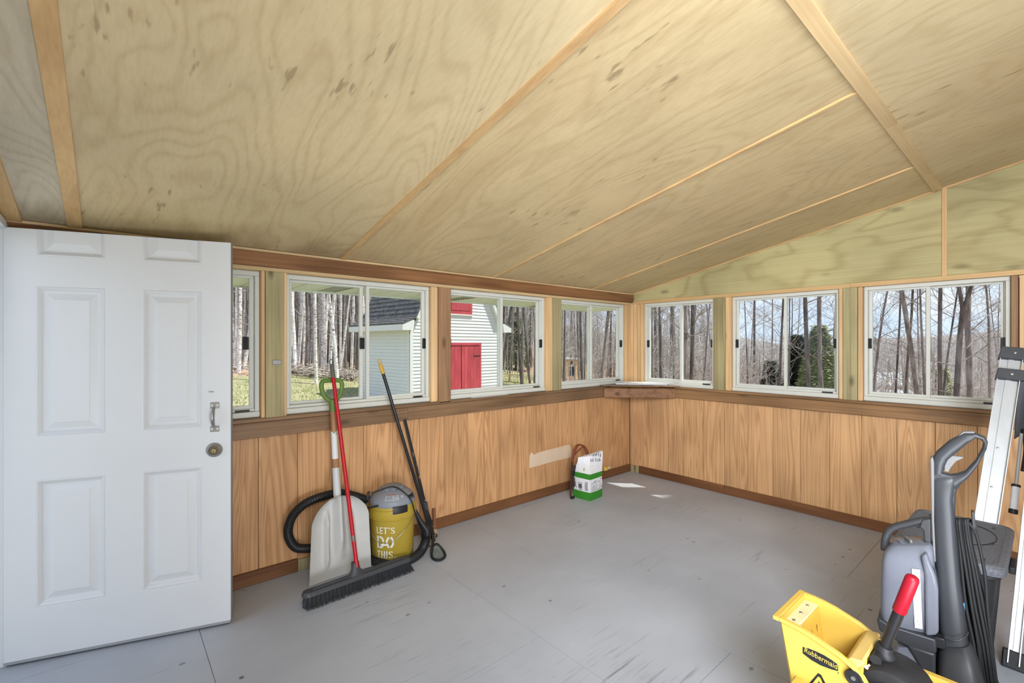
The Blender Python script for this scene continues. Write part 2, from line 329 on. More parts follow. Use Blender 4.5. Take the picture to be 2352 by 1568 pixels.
for a, b, m, w0 in ((2.955, 2.99, 'pine', -.02), (2.905, 2.955, 'pine', .0), (2.875, 2.905, 'pine', -.02), (2.088, 2.104, 'pine', -.01), (1.988, 2.088, 'post', -.03), (1.936, 1.988, 'pine', -.012),
                    (1.064, 1.094, 'pine', -.015), (.970, 1.064, 'post', -.03), (.940, .970, 'pine', -.018), (.135, .168, 'post_b', -.02), (-.05, .133, 'pine', -.01), (-1.0, -.052, 'pine', -.01)):
    rw(MB(), a + .0008, b - .0008, w0, .12, .967, 1.836).build('post' if 'post' in m else 'stud', M[m], wr, bevel=.003)
# baseboards
bl = lw(MB(), XE, .875, -.02, 0, .0, .078).build('baseboard_left', M['base'], bevel=.003); st(bl, 'dark stained baseboard along the left wall', 'baseboard')
lw(MB(), .965, 4.345, -.02, 0, .0, .078).build('baseboard_length', M['base'], bl, bevel=.003)
o = lw(MB(), .8765, .9635, -.021, 0, .0, .07).build('patch_block', M['post'], bl, bevel=.003)
br = rw(MB(), -1, 2.0, -.02, 0, .0, .078).build('baseboard_right', M['base_y'], bevel=.003); st(br, 'dark stained baseboard along the gable-end wall', 'baseboard')
rw(MB(), 2.0015, 2.925, -.02, 0, .0, .078).build('baseboard_length', M['base_y'], br, bevel=.003)
o = rw(MB(), 2.927, 3.028, -.021, 0, .0, .07).build('patch_block', M['post'], br, bevel=.003)
# end wall with the doorway, and the unseen house wall that blocks sun
we = MB().box(XE - .1, XE, 2.985, YL, -.1, 1.93).box(XE - .1, XE, -1, 2.05, -.1, 2.0)
we.hexa([(XE - .1, y, z) for y, z in ((-1, 1.93), (YL, 1.93), (YL, zc(YL)), (-1, zc(-1)))], [(XE, y, z) for y, z in ((-1, 1.93), (YL, 1.93), (YL, zc(YL)), (-1, zc(-1)))])
we = we.build('wall_end', M['gable']); st(we, 'end wall of the porch holding the open doorway', 'wall')
j = MB().box(XE - .11, XE + .012, 2.965, 3.02, 0, 1.925).build('trim_1', M['white_door'], bevel=.003); st(j, 'white door frame at the left edge of the picture', 'door frame')
MB().box(XE - .11, XE + .012, 2.04, 2.075, 0, 1.925).build('jamb', M['white_door'], j, bevel=.003)
MB().box(XE - .11, XE + .012, 2.075, 2.965, 1.90, 1.935).build('head_jamb', M['white_door'], j, bevel=.003)
hw = MB().box(-3, 10.5, -1.3, -1.1, -1, 10.3).build('wall_house_shade', plain('house_siding', lin(225, 226, 222), .6)); st(hw, 'unseen white house wall behind the porch, made tall to shade the gable windows', 'wall')  # out of view; height and length set to keep sun off the nearer windows

# ------------------------------------------------------------------ windows
def window(n, side, a0, a1, mid, latches, front, label, z0=.968, z1=1.829, gap=0):
    B = lw if side == 'l' else rw; F = lambda: MB()
    if side == 'r': z1 = 1.8355 if a0 > 1 else 1.8375
    else: z1 = 1.8305
    w = B(F(), a0, a1, .02, .105, z1 - .028, z1); V = M['vinyl']
    B(w, a0, a1, .012, .105, z0, z0 + .034); B(w, a0, a1, .035, .105, z0 + .034, z0 + .052)
    for p, q in ((a0, a0 + .024), (a1 - .024, a1)): B(w, p, q, .02, .105, z0 + .034, z1 - .028)
    for p, q in ((a0 + .024, a0 + .032), (a1 - .032, a1 - .024)): B(w, p, q, .045, .055, z0 + .052, z1 - .028); B(w, p, q, .080, .088, z0 + .052, z1 - .028)
    w = w.build('window_%d' % n, V, bevel=.0025); st(w, label, 'window')
    zl, zh = z0 + .052, z1 - .028
    for k, (p, q) in enumerate(((a0 + .026, mid + .014), (mid - .014 + gap, a1 - .026))):
        d = .042 if (k == front) else .068; s = MB(); r = .022
        B(s, p, q, d, d + .022, zl, zl + r * .8); B(s, p, q, d, d + .022, zh - r * .6, zh); B(s, p, p + r, d, d + .022, zl + r * .8, zh - r * .6); B(s, q - r, q, d, d + .022, zl + r * .8, zh - r * .6)
        s = s.build('sash', V, w, bevel=.0015)
        B(MB(), p + r - .004, q - r + .004, d + .009, d + .013, zl + r * .6, zh - r * .5).build('pane', M['glass'], s)
    for a in latches:
        zz = 1.405; l = B(MB(), a - .016, a + .016, .028, .044, zz - .038, zz + .038); B(l, a - .004, a + .004, .022, .03, zz - .034, zz + .034)
        l = l.build('latch', M['black'], w, bevel=.002)
    e = a1 - .05 if side == 'l' else a0 + .05; e0 = e - .075 if side == 'l' else e + .075
    B(MB(), min(e, e0), max(e, e0), .028, .037, z0 + .037, z0 + .047).build('vent_slot', M['black'], w)
window(1, 'l', -.34, .670, .165, (.6,), 1, 'sliding window beside the white door, mostly hidden by it')
window(2, 'l', .813, 1.821, 1.311, (1.306, 1.792), 1, 'white sliding window behind the shovel handle, showing birches and the barn corner', gap=.042)
window(3, 'l', 1.985, 3.044, 2.55, (2.012, 3.018), 0, 'white sliding window showing the red barn doors')
window(4, 'l', 3.227, 4.271, 3.75, (4.245,), 0, 'white sliding window on the left wall nearest the corner')
window(5, 'r', 2.105, 2.874, 2.47, (2.845, 2.132), 1, 'small white sliding window on the gable wall nearest the corner')
window(6, 'r', 1.095, 1.935, 1.50, (1.905, 1.125), 1, 'middle window of the gable wall, with evergreens outside')
window(7, 'r', .169, .939, .575, (.91, .20), 1, 'sliding window on the gable wall above the carpet cleaner and ladder')
# soffit outside the left wall
sf = MB().box(-1.5, 4.50, YL + .105, 3.60, 1.80, 1.82).box(-1.5, 4.5, 3.60, 3.62, 1.785, 1.95)
M['soffit'] = plain('soffit_vinyl', lin(224, 230, 216), .45, 0, .03, 6)
sf = sf.build('trim_2', M['soffit']); st(sf, 'pale green vented soffit under the porch eave outside the left windows', 'soffit')
for i in range(36):
    x = -1.0 + i * .152
    if x < 4.45: MB().box(x + .008, x + .144, YL + .106, 3.599, 1.794, 1.80).build('soffit_panel', M['soffit'], sf)
for i, x in enumerate((.1, 1.16, 2.23, 3.3)):
    h = MB()
    for a in range(8):
        for b in range(14): h.box(x + a * .018, x + a * .018 + .006, 3.2 + b * .026, 3.212 + b * .026, 1.7925, 1.7945)
    o = h.build('vent_holes', M['gap'], sf); o['kind'] = 'stuff'
rf = MB(); cbox(rf, XE - .3, XR + .16, -1.1, 3.62, .2, .24); rf = rf.build('roof', M['gap']); st(rf, 'porch roof deck above the ceiling', 'roof')

# ------------------------------------------------------------------ white door
H = Vector((-.349, 2.955, 0)); DE = Vector((.946, -.323, 0)); DN = Vector((-.323, -.946, 0))
def dp(u, z, w=0): return H + DE * u + DN * w + UP * z         # w towards the room
Z0, Z1, DW = .022, 1.906, .85
door = MB()
cols = [.105, .354, .487, .731]; rowsz = [(.236, .803), (.99, 1.66), (1.788, Z1)]
def dbox(mb, u0, u1, z0, z1, w0, w1): return mb.hexa([dp(u, z, w0) for u, z in ((u0, z0), (u1, z0), (u1, z1), (u0, z1))], [dp(u, z, w1) for u, z in ((u0, z0), (u1, z0), (u1, z1), (u0, z1))])
dbox(door, 0, DW, Z0, Z1, -.044, -.016)
for a, b in ((0, cols[0]), (cols[1], cols[2]), (cols[3], DW)): dbox(door, a, b, Z0, Z1, -.016, 0)
for a, b in ((cols[0], cols[1]), (cols[2], cols[3])):
    for p, q in ((Z0, .236), (.803, .99), (1.66, 1.788)): dbox(door, a, b, p, q, -.016, 0)
door = door.build('door_1', M['white_door']); st(door, 'open white six-panel exterior door, trimmed short at the top', 'door')
for a, b in ((cols[0], cols[1]), (cols[2], cols[3])):
    for k, (p, q) in enumerate(rowsz):
        rings = []
        for ins, w in ((0, 0), (.004, -.001), (.008, .0015), (.017, -.006), (.022, -.012), (.027, -.015), (.034, -.015), (.060, -.004), (.062, -.0025)):
            hi = q - ins if k < 2 else q
            rings.append([dp(u, z, w) for u, z in ((a + ins, p + ins), (b - ins, p + ins), (b - ins, hi), (a + ins, hi))])
        lo_ = MB().loft(rings, False); nr = len(lo_.v); lo_.f.append((nr - 4, nr - 3, nr - 2, nr - 1)); lo_.build('door_panel', M['white_door'], door, fix=False)
M['sweep'] = plain('grey_sweep', lin(150, 152, 154), .5)
dbox(MB(), 0.0, DW, Z0 - .012, Z0, -.042, .001).build('door_sweep', M['sweep'], door)
dbox(MB(), DW, DW + .0025, Z0, Z1, -.044, 0).build('edge_strip', M['sweep'], door)
hd = MB()
for z0, z1 in ((1.083, 1.113), (.967, .996)): dbox(hd, .763, .802, z0, z1, 0, .003)
hd = hd.build('pull_handle', M['steel'], door, bevel=.002)
hd2 = MB().tube(smoothpath([dp(.781, 1.086, .004), dp(.78, 1.072, .022), dp(.779, 1.04, .034), dp(.779, 1.01, .022), dp(.78, .994, .004)]), [.007] * 4 + [.009] * 4 + [.0115] * 8 + [.0105] * 4 + [.008] * 4 + [.007], 10, sx=.75)
hd2.build('grip', M['steel'], hd, smooth=50)
for u in (.771, .794):
    for z in (1.098, .981): MB().lathe([(.0052, 0), (.0048, .0015), (.002, .002)], dp(u, z, .003), 10, DN).build('screw', M['vinyl'], hd)
db = MB().lathe([(.0355, 0), (.0345, .008), (.027, .016), (.0245, .019), (.0235, .019), (.0225, .016)], dp(.781, .878, 0), 32, DN).build('deadbolt', M['steel'], door, smooth=40)
MB().lathe([(.0225, .0), (.0223, .0165), (.011, .0165), (.0105, .0185)], dp(.781, .878, 0), 24, DN).build('lock_face', plain('aged_lock_face', lin(108, 98, 84), .4, .7), db, smooth=40)
MB().lathe([(.010, .016), (.0095, .0205), (.0, .0208)], dp(.781, .876, 0), 20, DN).build('key_cylinder', M['brass'], db, smooth=40)
dbox(MB(), .7796, .7824, .868, .879, .0202, .0212).build('keyhole', M['black'], db)
MB().tube([dp(.767, 1.166, -.001), dp(.765, 1.166, .018)], [.0018, .001], 6).build('hook_nail', M['steel'], door)
MB().tube(smoothpath([dp(.758, 1.167, .015), dp(.765, 1.166, .018), dp(.768, 1.165, .012), dp(.78, 1.165, .004)], 3), .0012, 5).build('hook_wire', M['steel'], door)
dbox(MB(), .805, .845, .0, Z0 - .012, -.040, -.012).build('door_stop', M['rubber'], door, bevel=.003)

# ------------------------------------------------------------------ tools against the left wall
M['scoop'] = plain('scoop_white', lin(190, 189, 186), .38, 0, .05, 14)
M['ash'] = wood('ash_handle', lin(176, 132, 92), lin(140, 98, 64), 2, .06, 20., 8, .4, .5, .1, .45)
M['green'] = plain('green_grip', lin(96, 124, 58), .42, 0, .06, 25)
M['alu_grey'] = plain('shaft_grey', lin(196, 198, 200), .4, 0, .04, 25)
M['red'] = plain('red_handle', lin(176, 22, 34), .28, 0, .06, 20)
M['grip_grey'] = plain('grey_grip', lin(96, 96, 86), .5, 0, .08, 20)
M['charcoal'] = plain('charcoal_plastic', lin(64, 66, 70), .45, 0, .08, 20)
M['bristle'] = plain('black_bristle', (.03, .033, .038), .42, 0, .2, 60)
# snow scoop: blade is a shallow dished sheet with pressed ribs
SB, ST = Vector((1.052, 2.80, .004)), Vector((1.052, 2.944, 1.105)); SA = (ST - SB).normalized(); SX = Vector((1, 0, 0)); SN = SX.cross(SA).normalized()
if SN.y > 0: SN = -SN
shv = thing('snow_scoop', (1.05, 2.80, 0), 'pale grey scoop shovel with a green D-grip leaning on the window sill', 'shovel')
def sp(u, s, n=0): return SB + SX * u + SA * s + SN * n
blade = MB(); NU, NS = 65, 48; LB = .475
def halfw(s):
    q = s / LB
    if q < .66: return .187 - .014 * q / .66
    k = (q - .66) / .34; return .173 * (max(0, 1 - k ** 2.0)) ** .62 * (1 - .12 * k) + .026 * k
def bump1(x, w): return math.exp(-(x / w) ** 2)
def relief(u, s):
    q = s / LB; edge = abs(u) / max(halfw(s), .01)
    h = .060 * edge ** 3.2 * (.25 + .75 * min(1, q * 1.25))
    h += .060 * bump1(u, .022 + .010 * (1 - q)) * min(1, max(0, (q - .16) / .3)) ** 1.0
    for c in (-.085, .085):
        cc = c * (.78 + .22 * (1 - q)); a = max(0, min(1, (q - .12) / .12)) * max(0, min(1, (.86 - q) / .15))
        h += .040 * bump1(u - cc, .014) * a
    return h
for side in (0, 1):
    vs = []; fs = []
    for j in range(NS + 1):
        s = LB * j / NS
        for i in range(NU):
            e = -1 + 2 * i / (NU - 1); u = e * halfw(s); vs.append(sp(u, s, relief(u, s) - .0025 * side))
    for j in range(NS):
        for i in range(NU - 1):
            a = j * NU + i; q = (a, a + 1, a + NU + 1, a + NU); fs.append(q if side == 0 else q[::-1])
    blade.add(vs, fs)
n1 = NU * (NS + 1); ring = [i for i in range(NU)] + [j * NU + NU - 1 for j in range(1, NS + 1)] + [NS * NU + i for i in range(NU - 2, -1, -1)] + [j * NU for j in range(NS - 1, 0, -1)]
blade.f += [(ring[k], ring[(k + 1) % len(ring)], ring[(k + 1) % len(ring)] + n1, ring[k] + n1) for k in range(len(ring))]
blade.build('blade', M['scoop'], shv, smooth=60)
MB().tube([sp(0, .40, .020), sp(0, .44, .012), sp(0, .475, .006), sp(0, .64, 0)], [.012, .021, .023, .0215], 16).build('socket', M['alu_grey'], shv, smooth=50)
MB().tube([sp(0, .63, 0), sp(0, 1.0, 0)], .0185, 16).build('wooden_shaft', M['ash'], shv, smooth=50)
def lab():
    t = NT('worn_shaft_label'); z = t.n('SeparateXYZ', 2, None, Vector=t.n('TexCoord', 'Object'))
    f = t.noise(t.coord((1, 1, 1)), 110., 3); k = t.math('ADD', f, t.math('MULTIPLY', t.math('SUBTRACT', z, .87), 2.6))
    return t.done(t.mix(t.ramp(k, [(.50, (0,)), (.58, (1,))]), lin(216, 216, 216), lin(112, 138, 84)), .5)
M['shaft_label'] = lab()
MB().tube([sp(0, .695, 0), sp(0, .862, 0)], .0192, 16).build('shaft_label', M['shaft_label'], shv, smooth=50)
dg = MB().tube([sp(0, .985, 0), sp(0, 1.02, 0), sp(0, 1.055, 0)], [.021, .022, .026], 14)
loop = smoothpath([sp(*p) for p in ((0, 1.05), (.034, 1.066), (.055, 1.10), (.064, 1.14), (.056, 1.172), (.03, 1.178), (-.03, 1.178), (-.056, 1.172), (-.064, 1.14), (-.055, 1.10), (-.034, 1.066))], 4, True)
dg.tube(loop, .0115, 10, closed=True, sy=1.25)
dg.build('d_grip', M['green'], shv, smooth=50)
for z in (.30, .53, ): MB().lathe([(.004, 0), (.003, .002), (0, .0025)], sp(.0, z, .055 if z < .4 else .022), 8, SN).build('rivet', M['steel'], shv)
# push broom
brm = thing('push_broom', (1.08, 2.6, 0), 'wide black push broom with a long red handle leaning on the wall', 'broom')
B0, B1 = Vector((.772, 2.588, 0)), Vector((1.418, 2.612, 0)); BA = (B1 - B0).normalized(); BN = Vector((BA.y, -BA.x, 0))
blk = MB(); rings = []
for k in range(25):
    a = -PI / 2 + PI * k / 24
L = (B1 - B0).length
outl = [(.032 * math.cos(PI / 2 + PI * k / 10) , .032 * math.sin(PI / 2 + PI * k / 10)) for k in range(11)]
outl = [(x + .030, y) for x, y in outl] + [(L - .03 - x, -y) for x, y in outl]
def bp(t, n, z): return B0 + BA * t + BN * (n + (z - .03) * -.22) + UP * z
blk.loft([[bp(a, b, .058) for a, b in outl], [bp(a, b, .067) for a, b in outl], [bp(a * .985 + .005, b * .82, .078) for a, b in outl]])
blk.build('block', M['charcoal'], brm, smooth=40)
rb = MB().bar(bp(.05, 0, .080), bp(L - .05, 0, .080), .022, .008); rb.build('block_ridge', M['charcoal'], brm, bevel=.002)
rnd = random.Random(5); tf = MB()
for i in range(28):
    for j in range(4):
        t0 = .022 + (L - .044) * i / 27; n0 = -.021 + .014 * j
        tf2 = MB() if False else tf
        for q in range(15):
            dx, dy = rnd.uniform(-.0035, .0035), rnd.uniform(-.004, .004); spx, spy = rnd.uniform(-.011, .011) + (t0 - L / 2) * .03, rnd.uniform(-.008, .008) + (n0) * .75 + .006
            tp = bp(t0 + dx, n0 + dy, .059); bt = bp(t0 + dx + spx, n0 + dy + spy, rnd.uniform(.001, .008)); s = BA * .0011; s2 = BN * .0011
            tf.add([tp - s, tp + s, bt + s * .8, bt - s * .8], [(0, 1, 2, 3)]); tf.add([tp - s2, tp + s2, bt + s2 * .8, bt - s2 * .8], [(0, 1, 2, 3)])
o = tf.build('bristles', M['bristle'], brm, fix=False); o['kind'] = 'stuff'
core = MB().loft([[bp(a * .97 + .01, b * .45, .059) for a, b in outl], [bp(a * .98 + .005, b * .55, .035) for a, b in outl], [bp(a * 1.0, b * .85, .006) for a, b in outl]])
o = core.build('bristle_core', M['bristle'], brm, smooth=60); o['kind'] = 'stuff'
hb, ht = Vector((1.076, 2.606, .092)), Vector((1.043, 2.938, 1.306)); hd_ = (ht - hb)
c = bp(.30, 0, .076)
sk = MB().loft([[c + BA * (math.cos(2 * PI * k / 16) * r) + BN * (math.sin(2 * PI * k / 16) * q) + hd_.normalized() * z for k in range(16)] for r, q, z in ((.055, .026, 0), (.040, .022, .012), (.027, .019, .03), (.0225, .018, .052), (.0225, .018, .068))])
sk.build('socket', M['charcoal'], brm, smooth=40)
MB().tube([hb + hd_ * .02, hb + hd_ * .915], .0118, 14).build('handle', M['red'], brm, smooth=50)
gr = MB().tube([hb + hd_ * .905, hb + hd_ * .91, hb + hd_ * .968, hb + hd_ * .975], [.0135, .0140, .0125, .009], 14)
lp = [hb + hd_ * .972 + Vector((math.sin(a) * .011, 0, 0)) + hd_.normalized() * (.016 - math.cos(a) * .017) for a in [2 * PI * k / 16 for k in range(16)]]
gr.tube(lp, .0032, 6, closed=True).build('hanging_cap', M['grip_grey'], brm, smooth=50)
MB().tube([hb + hd_ * .135, hb + hd_ * .16], .0124, 14).build('worn_band', plain('worn_metal', lin(130, 110, 108), .5, .3, .3, 120), brm, smooth=50)
# black pole with a yellow cap
pol = thing('utility_pole', (1.72, 2.86, 0), 'long thin black pole with a yellow hang cap, slanting towards the window', 'pole')
p0, p1 = Vector((1.735, 2.86, .005)), Vector((1.367, 2.955, 1.298)); pd = p1 - p0
MB().tube([p0 + pd * .03, p0 + pd * .93], .0112, 12).build('shaft', plain('glossy_black', (.02, .021, .024), .22), pol, smooth=50)
yg = MB().tube([p0 + pd * .925, p0 + pd * .93, p0 + pd * .975, p0 + pd * .98], [.0128, .0132, .012, .008], 12)
lp = [p0 + pd * .977 + Vector((math.sin(a) * .0125, 0, 0)) + pd.normalized() * (.014 - math.cos(a) * .015) for a in [2 * PI * k / 16 for k in range(16)]]
M['yellow_cap'] = plain('yellow_cap', lin(196, 158, 58), .45, 0, .1, 40)
yg.tube(lp, .003, 6, closed=True).build('hang_cap', M['yellow_cap'], pol, smooth=50)
MB().tube([p0, p0 + pd * .035], [.014, .0125], 12).build('foot_tip', M['rubber'], pol, smooth=50)
# weeding bar with a looped foot
wd = thing('weeding_bar', (1.70, 2.75, 0), 'short worn black metal bar tool with a rusty bracket and looped foot', 'hand tool')
def wear():
    t = NT('worn_black_steel'); f = t.noise(t.coord((1, 1, .25)), 55., 4, .65)
    return t.done(t.mix(t.ramp(f, [(.62, (0,)), (.70, (1,))]), (.018, .019, .02), lin(150, 132, 112)), .4)
M['wear'] = wear(); M['rust'] = plain('rusty_bracket', lin(122, 78, 54), .6, 0, .2, 60)
w0, w1 = Vector((1.71, 2.93, .24)), Vector((1.592, 3.018, .862))
MB().bar(w0, w1, .020, .013, (1, 0, 0)).build('bar', M['wear'], wd, bevel=.003)
MB().bar(w0 + Vector((-.006, 0, .03)), w0 + Vector((.004, -.005, -.05)), .034, .022, (1, 0, 0)).build('clamp', M['charcoal'], wd, bevel=.004)
w2 = Vector((1.715, 2.79, .06))
MB().bar(w0 + Vector((.004, -.002, -.02)), w2, .018, .014, (1, 0, 0)).build('lower_bar', M['wear'], wd, bevel=.003)
MB().bar((1.742, 2.868, .235), (1.722, 2.83, .105), .020, .022, (1, 0, 0)).build('bracket', M['rust'], wd, bevel=.003)
MB().bar((1.722, 2.822, .105), (1.715, 2.80, .060), .026, .02, (1, 0, 0)).build('bracket_bolt', plain('tan_bolt', lin(150, 128, 92), .5), wd, bevel=.004)
MB().bar((1.69, 2.785, .10), (1.60, 2.66, .030), .018, .010, (1, 0, 0)).build('foot_arm', M['wear'], wd, bevel=.003)
fp = smoothpath([(1.665, 2.70, .055), (1.690, 2.655, .012), (1.655, 2.590, .010), (1.600, 2.575, .010), (1.585, 2.63, .012), (1.62, 2.69, .045)], 5, True)
MB().tube(fp, .008, 8, closed=True).build('foot_loop', M['rubber'], wd, smooth=50)
MB().loft([[Vector((1.632, 2.635, .012)) + (Vector(p) - Vector((1.632, 2.635, .012))) * k + UP * (-.004 * i) for p in fp] for i, k in ((0, .86), (1, .86))]).build('foot_plate', plain('green_grey_plate', lin(108, 116, 112), .5, 0, .25, 40), wd)

# ------------------------------------------------------------------ bucket vacuum
BKX, BKY = 1.405, 2.832
vac = thing('bucket_vacuum', (BKX, BKY, 0), 'yellow plastic bucket topped by a grey vacuum head, with white stencilled words', 'vacuum')
BC = Vector((BKX, BKY, 0))
def bucket_mat():
    t = NT('bucket_yellow'); f = t.noise(t.coord((1, 1, 1)), 7., 4, .6); s = t.noise(t.coord((1, 1, 1)), 45., 3)
    c = t.mix(f, lin(152, 130, 44), lin(174, 150, 58)); c = t.mix(t.ramp(s, [(.62, (0,)), (.75, (.35,))]), c, lin(120, 100, 40)); return t.done(c, .42)
M['bucket'] = bucket_mat()
prof = [(.0, .0), (.128, .0), (.133, .008), (.1415, .285), (.150, .287), (.1525, .292), (.1525, .318), (.149, .322), (.149, .338), (.146, .345), (.1455, .365), (.142, .37), (0, .37)]
MB().lathe(prof, BC, 48).build('bucket', M['bucket'], vac, smooth=35)
for z in (.352,): MB().lathe([(.1462, z - .004), (.149, z), (.1462, z + .004)], BC, 48, caps=False).build('rim_ring', M['bucket'], vac, smooth=50)
M['vac_grey'] = plain('vac_head_grey', lin(128, 132, 140), .45, 0, .06, 16)
MB().lathe([(.141, .366), (.146, .372), (.146, .395), (.140, .408), (.118, .432), (.090, .452), (.072, .458), (.070, .468), (.055, .475), (0, .477)], BC, 48).build('vacuum_head', M['vac_grey'], vac, smooth=35)
ang0 = math.atan2(-BKY, -BKX)                  # towards the room's entrance
def cyl(a, r, z): return BC + Vector((math.cos(ang0 + a) * r, math.sin(ang0 + a) * r, z))
lt = MB(); na = 10
lt.loft([[cyl(.02 + .62 * k / na, r, z) for k in range(na + 1)] + [cyl(.02 + .62 * (na - k) / na, r - .012, z) for k in range(na + 1)] for r, z in ((.1535, .332), (.158, .337), (.158, .372), (.154, .378))])
lt.build('latch', M['black'], vac, smooth=40)
lt = MB().loft([[cyl(-1.75 + .3 * k / 4, r, z) for k in range(5)] + [cyl(-1.45 - .3 * k / 4, r - .014, z) for k in range(5)] for r, z in ((.158, .395), (.162, .40), (.162, .43), (.155, .436))])
lt.build('side_latch', M['black'], vac, smooth=40)
for k in range(9): MB().hexa([cyl(.86 + k * .055 + a, r, z) for a, r, z in ((-.012, .1405, .3985), (.012, .1405, .3985), (.012, .128, .425), (-.012, .128, .425))], [cyl(.86 + k * .055 + a, r + .003, z) for a, r, z in ((-.012, .1425, .3985), (.012, .1425, .3985), (.012, .130, .425), (-.012, .130, .425))]).build('vent_slot', M['black'], vac)
for k in range(12): MB().hexa([cyl(-.3 + k * .085 + a, r, z) for a, r, z in ((-.02, .0712, .459), (.02, .0712, .459), (.02, .0705, .467), (-.02, .0705, .467))], [cyl(-.3 + k * .085 + a, r + .002, z) for a, r, z in ((-.02, .0712, .459), (.02, .0712, .459), (.02, .0705, .467), (-.02, .0705, .467))]).build('vent_slot', M['black'], vac)
ls = MB()
def patch(mb, a0, a1, r0, z0, r1, z1, off=.0012):
    n = 6
    for k in range(n):
        p, q = a0 + (a1 - a0) * k / n, a0 + (a1 - a0) * (k + 1) / n
        mb.add([cyl(p, r0 + off, z0 + off * 2), cyl(q, r0 + off, z0 + off * 2), cyl(q, r1 + off, z1 + off * 2), cyl(p, r1 + off, z1 + off * 2)], [(0, 1, 2, 3)])
def hr(t): return (.140 - .044 * t, .408 + .048 * t) if t < .5 else (.118 - .056 * (t - .5), .432 + .040 * (t - .5))
def lp_(a0, a1, t0, t1): r0, z0 = hr(t0); r1, z1 = hr(t1); patch(ls, a0, a1, r0, z0, r1, z1)
for a0, a1, t0, t1 in ((-.34, .30, .08, .12), (-.34, -.31, .08, .6), (.02, .05, .08, .6), (.27, .30, .08, .6), (-.34, .30, .57, .60), (.08, .25, .2, .24), (.08, .25, .3, .34), (.08, .22, .4, .44), (-.28, -.02, .2, .23), (-.28, -.06, .42, .45), (.42, .56, .3, .36), (.46, .6, .42, .48)): lp_(a0, a1, t0, t1)
ls.build('warning_print', plain('pale_print', lin(196, 196, 198), .6), vac, fix=False)
ls = MB(); lp_(-.30, .26, .66, .74); ls.build('warning_stripe', plain('orange_print', lin(156, 92, 72), .6), vac, fix=False)
# stencilled words wrapped on the bucket
tx = MB()
def br_(z): return .1330 + (.1415 - .133) * (z - .008) / .277 + .0006
def stroke(p, wd):                                # p: polyline in (arc metres, z)
    for (x0, z0), (x1, z1) in zip(p, p[1:]):
        l = math.hypot(x1 - x0, z1 - z0) or 1e-6; nx, nz = -(z1 - z0) / l * wd / 2, (x1 - x0) / l * wd / 2; m = max(1, int(l / .006))
        for k in range(m):
            a, b = k / m, (k + 1) / m; q = []
            for t, sg in ((a, 1), (b, 1), (b, -1), (a, -1)):
                x = x0 + (x1 - x0) * t + nx * sg; z = z0 + (z1 - z0) * t + nz * sg; q.append(cyl(x / .138, br_(z), z))
            tx.add(q, [(0, 1, 2, 3)])
def glyph(ch, x, z, wd, h, t):
    g = lambda ps: stroke([(x + a * wd, z + b * h) for a, b in ps], t)
    i = t / 2 / wd; jv = t / 2 / h
    arc = lambda cx, cy, rx, ry, a0, a1, n=8: [(cx + rx * math.cos(a0 + (a1 - a0) * k / n), cy + ry * math.sin(a0 + (a1 - a0) * k / n)) for k in range(n + 1)]
    if ch == 'L': g([(i, 1), (i, .16)]); g([(.1, jv), (1, jv)])
    if ch == 'E': g([(i, 1), (i, 0)]); g([(i * 2 + .12, 1 - jv), (1, 1 - jv)]); g([(i * 2 + .12, .5), (.9, .5)]); g([(i * 2 + .12, jv), (1, jv)])
    if ch == 'T': g([(0, 1 - jv), (1, 1 - jv)]); g([(.5, .80), (.5, 0)])
    if ch == "'": g([(.5, 1), (.35, .74)])
    if ch == 'H': g([(i, 1), (i, 0)]); g([(1 - i, 1), (1 - i, 0)]); g([(i * 2 + .08, .5), (1 - i * 2 - .08, .5)])
    if ch == 'I': g([(.5, 1), (.5, 0)])
    if ch == '.': g([(.3, .10), (.7, .10)])
    if ch == 'D':
        g([(i, 1), (i, 0)]); g([(i * 2 + .10, 1 - jv), (.5, 1 - jv)] + arc(.5, .5, .5 - i, .5 - jv, PI / 2, .10)); g(arc(.5, .5, .5 - i, .5 - jv, -.10, -PI / 2) + [(i * 2 + .10, jv)])
    if ch == 'O': g(arc(.5, .5, .5 - i, .5 - jv, PI / 2 + .22, 1.5 * PI - .22, 12)); g(arc(.5, .5, .5 - i, .5 - jv, -PI / 2 + .22, PI / 2 - .22, 12))
    if ch == 'S':
        g(arc(.5, .74, .5 - i, .26 - jv, .2, PI * .42, 4)); g(arc(.5, .74, .5 - i, .26 - jv, PI * .60, PI * 1.25, 7) + [(.5, .5)] + arc(.5, .26, .5 - i, .26 - jv, PI * .25, -PI * .40, 7)); g(arc(.5, .26, .5 - i, .26 - jv, -PI * .60, -PI * .95, 4))
def word(wd, x, z, adv, h, t):
    for ch, a in wd: glyph(ch, x, z, a, h, t); x += a + adv
word([('L', .017), ('E', .019), ('T', .024), ("'", .008), ('S', .024)], -.103, .207, .0065, .042, .0065)
word([('D', .052), ('O', .052)], -.102, .115, .0085, .077, .0125)
word([('T', .023), ('H', .025), ('I', .008), ('S', .026), ('.', .012)], -.103, .052, .008, .046, .0065)
M['stencil'] = plain('stencil_white', lin(214, 212, 206), .55, 0, .04, 40)
o = tx.build('stencil_lettering', M['stencil'], vac, fix=False)
def bail(a):
    t = max(0, min(1, (a + 1.72) / 2.86)); k = 1 - abs(2 * t - 1); k = min(1, k * 1.12); return cyl(a, .150 + .007 * math.sin(min(1, k * 1.4) * PI * .5) + .003, .308 - .160 * k ** .92)
MB().tube([bail(-1.72 + 2.86 * k / 60) for k in range(61)], .0019, 6).build('bail_wire', M['steel'], vac, smooth=60)
MB().tube([bail(-.29 + d) for d in (-.15, -.08, 0, .08, .15)], .0058, 10).build('bail_grip', plain('white_plastic', lin(224, 222, 214), .5), vac, smooth=50)
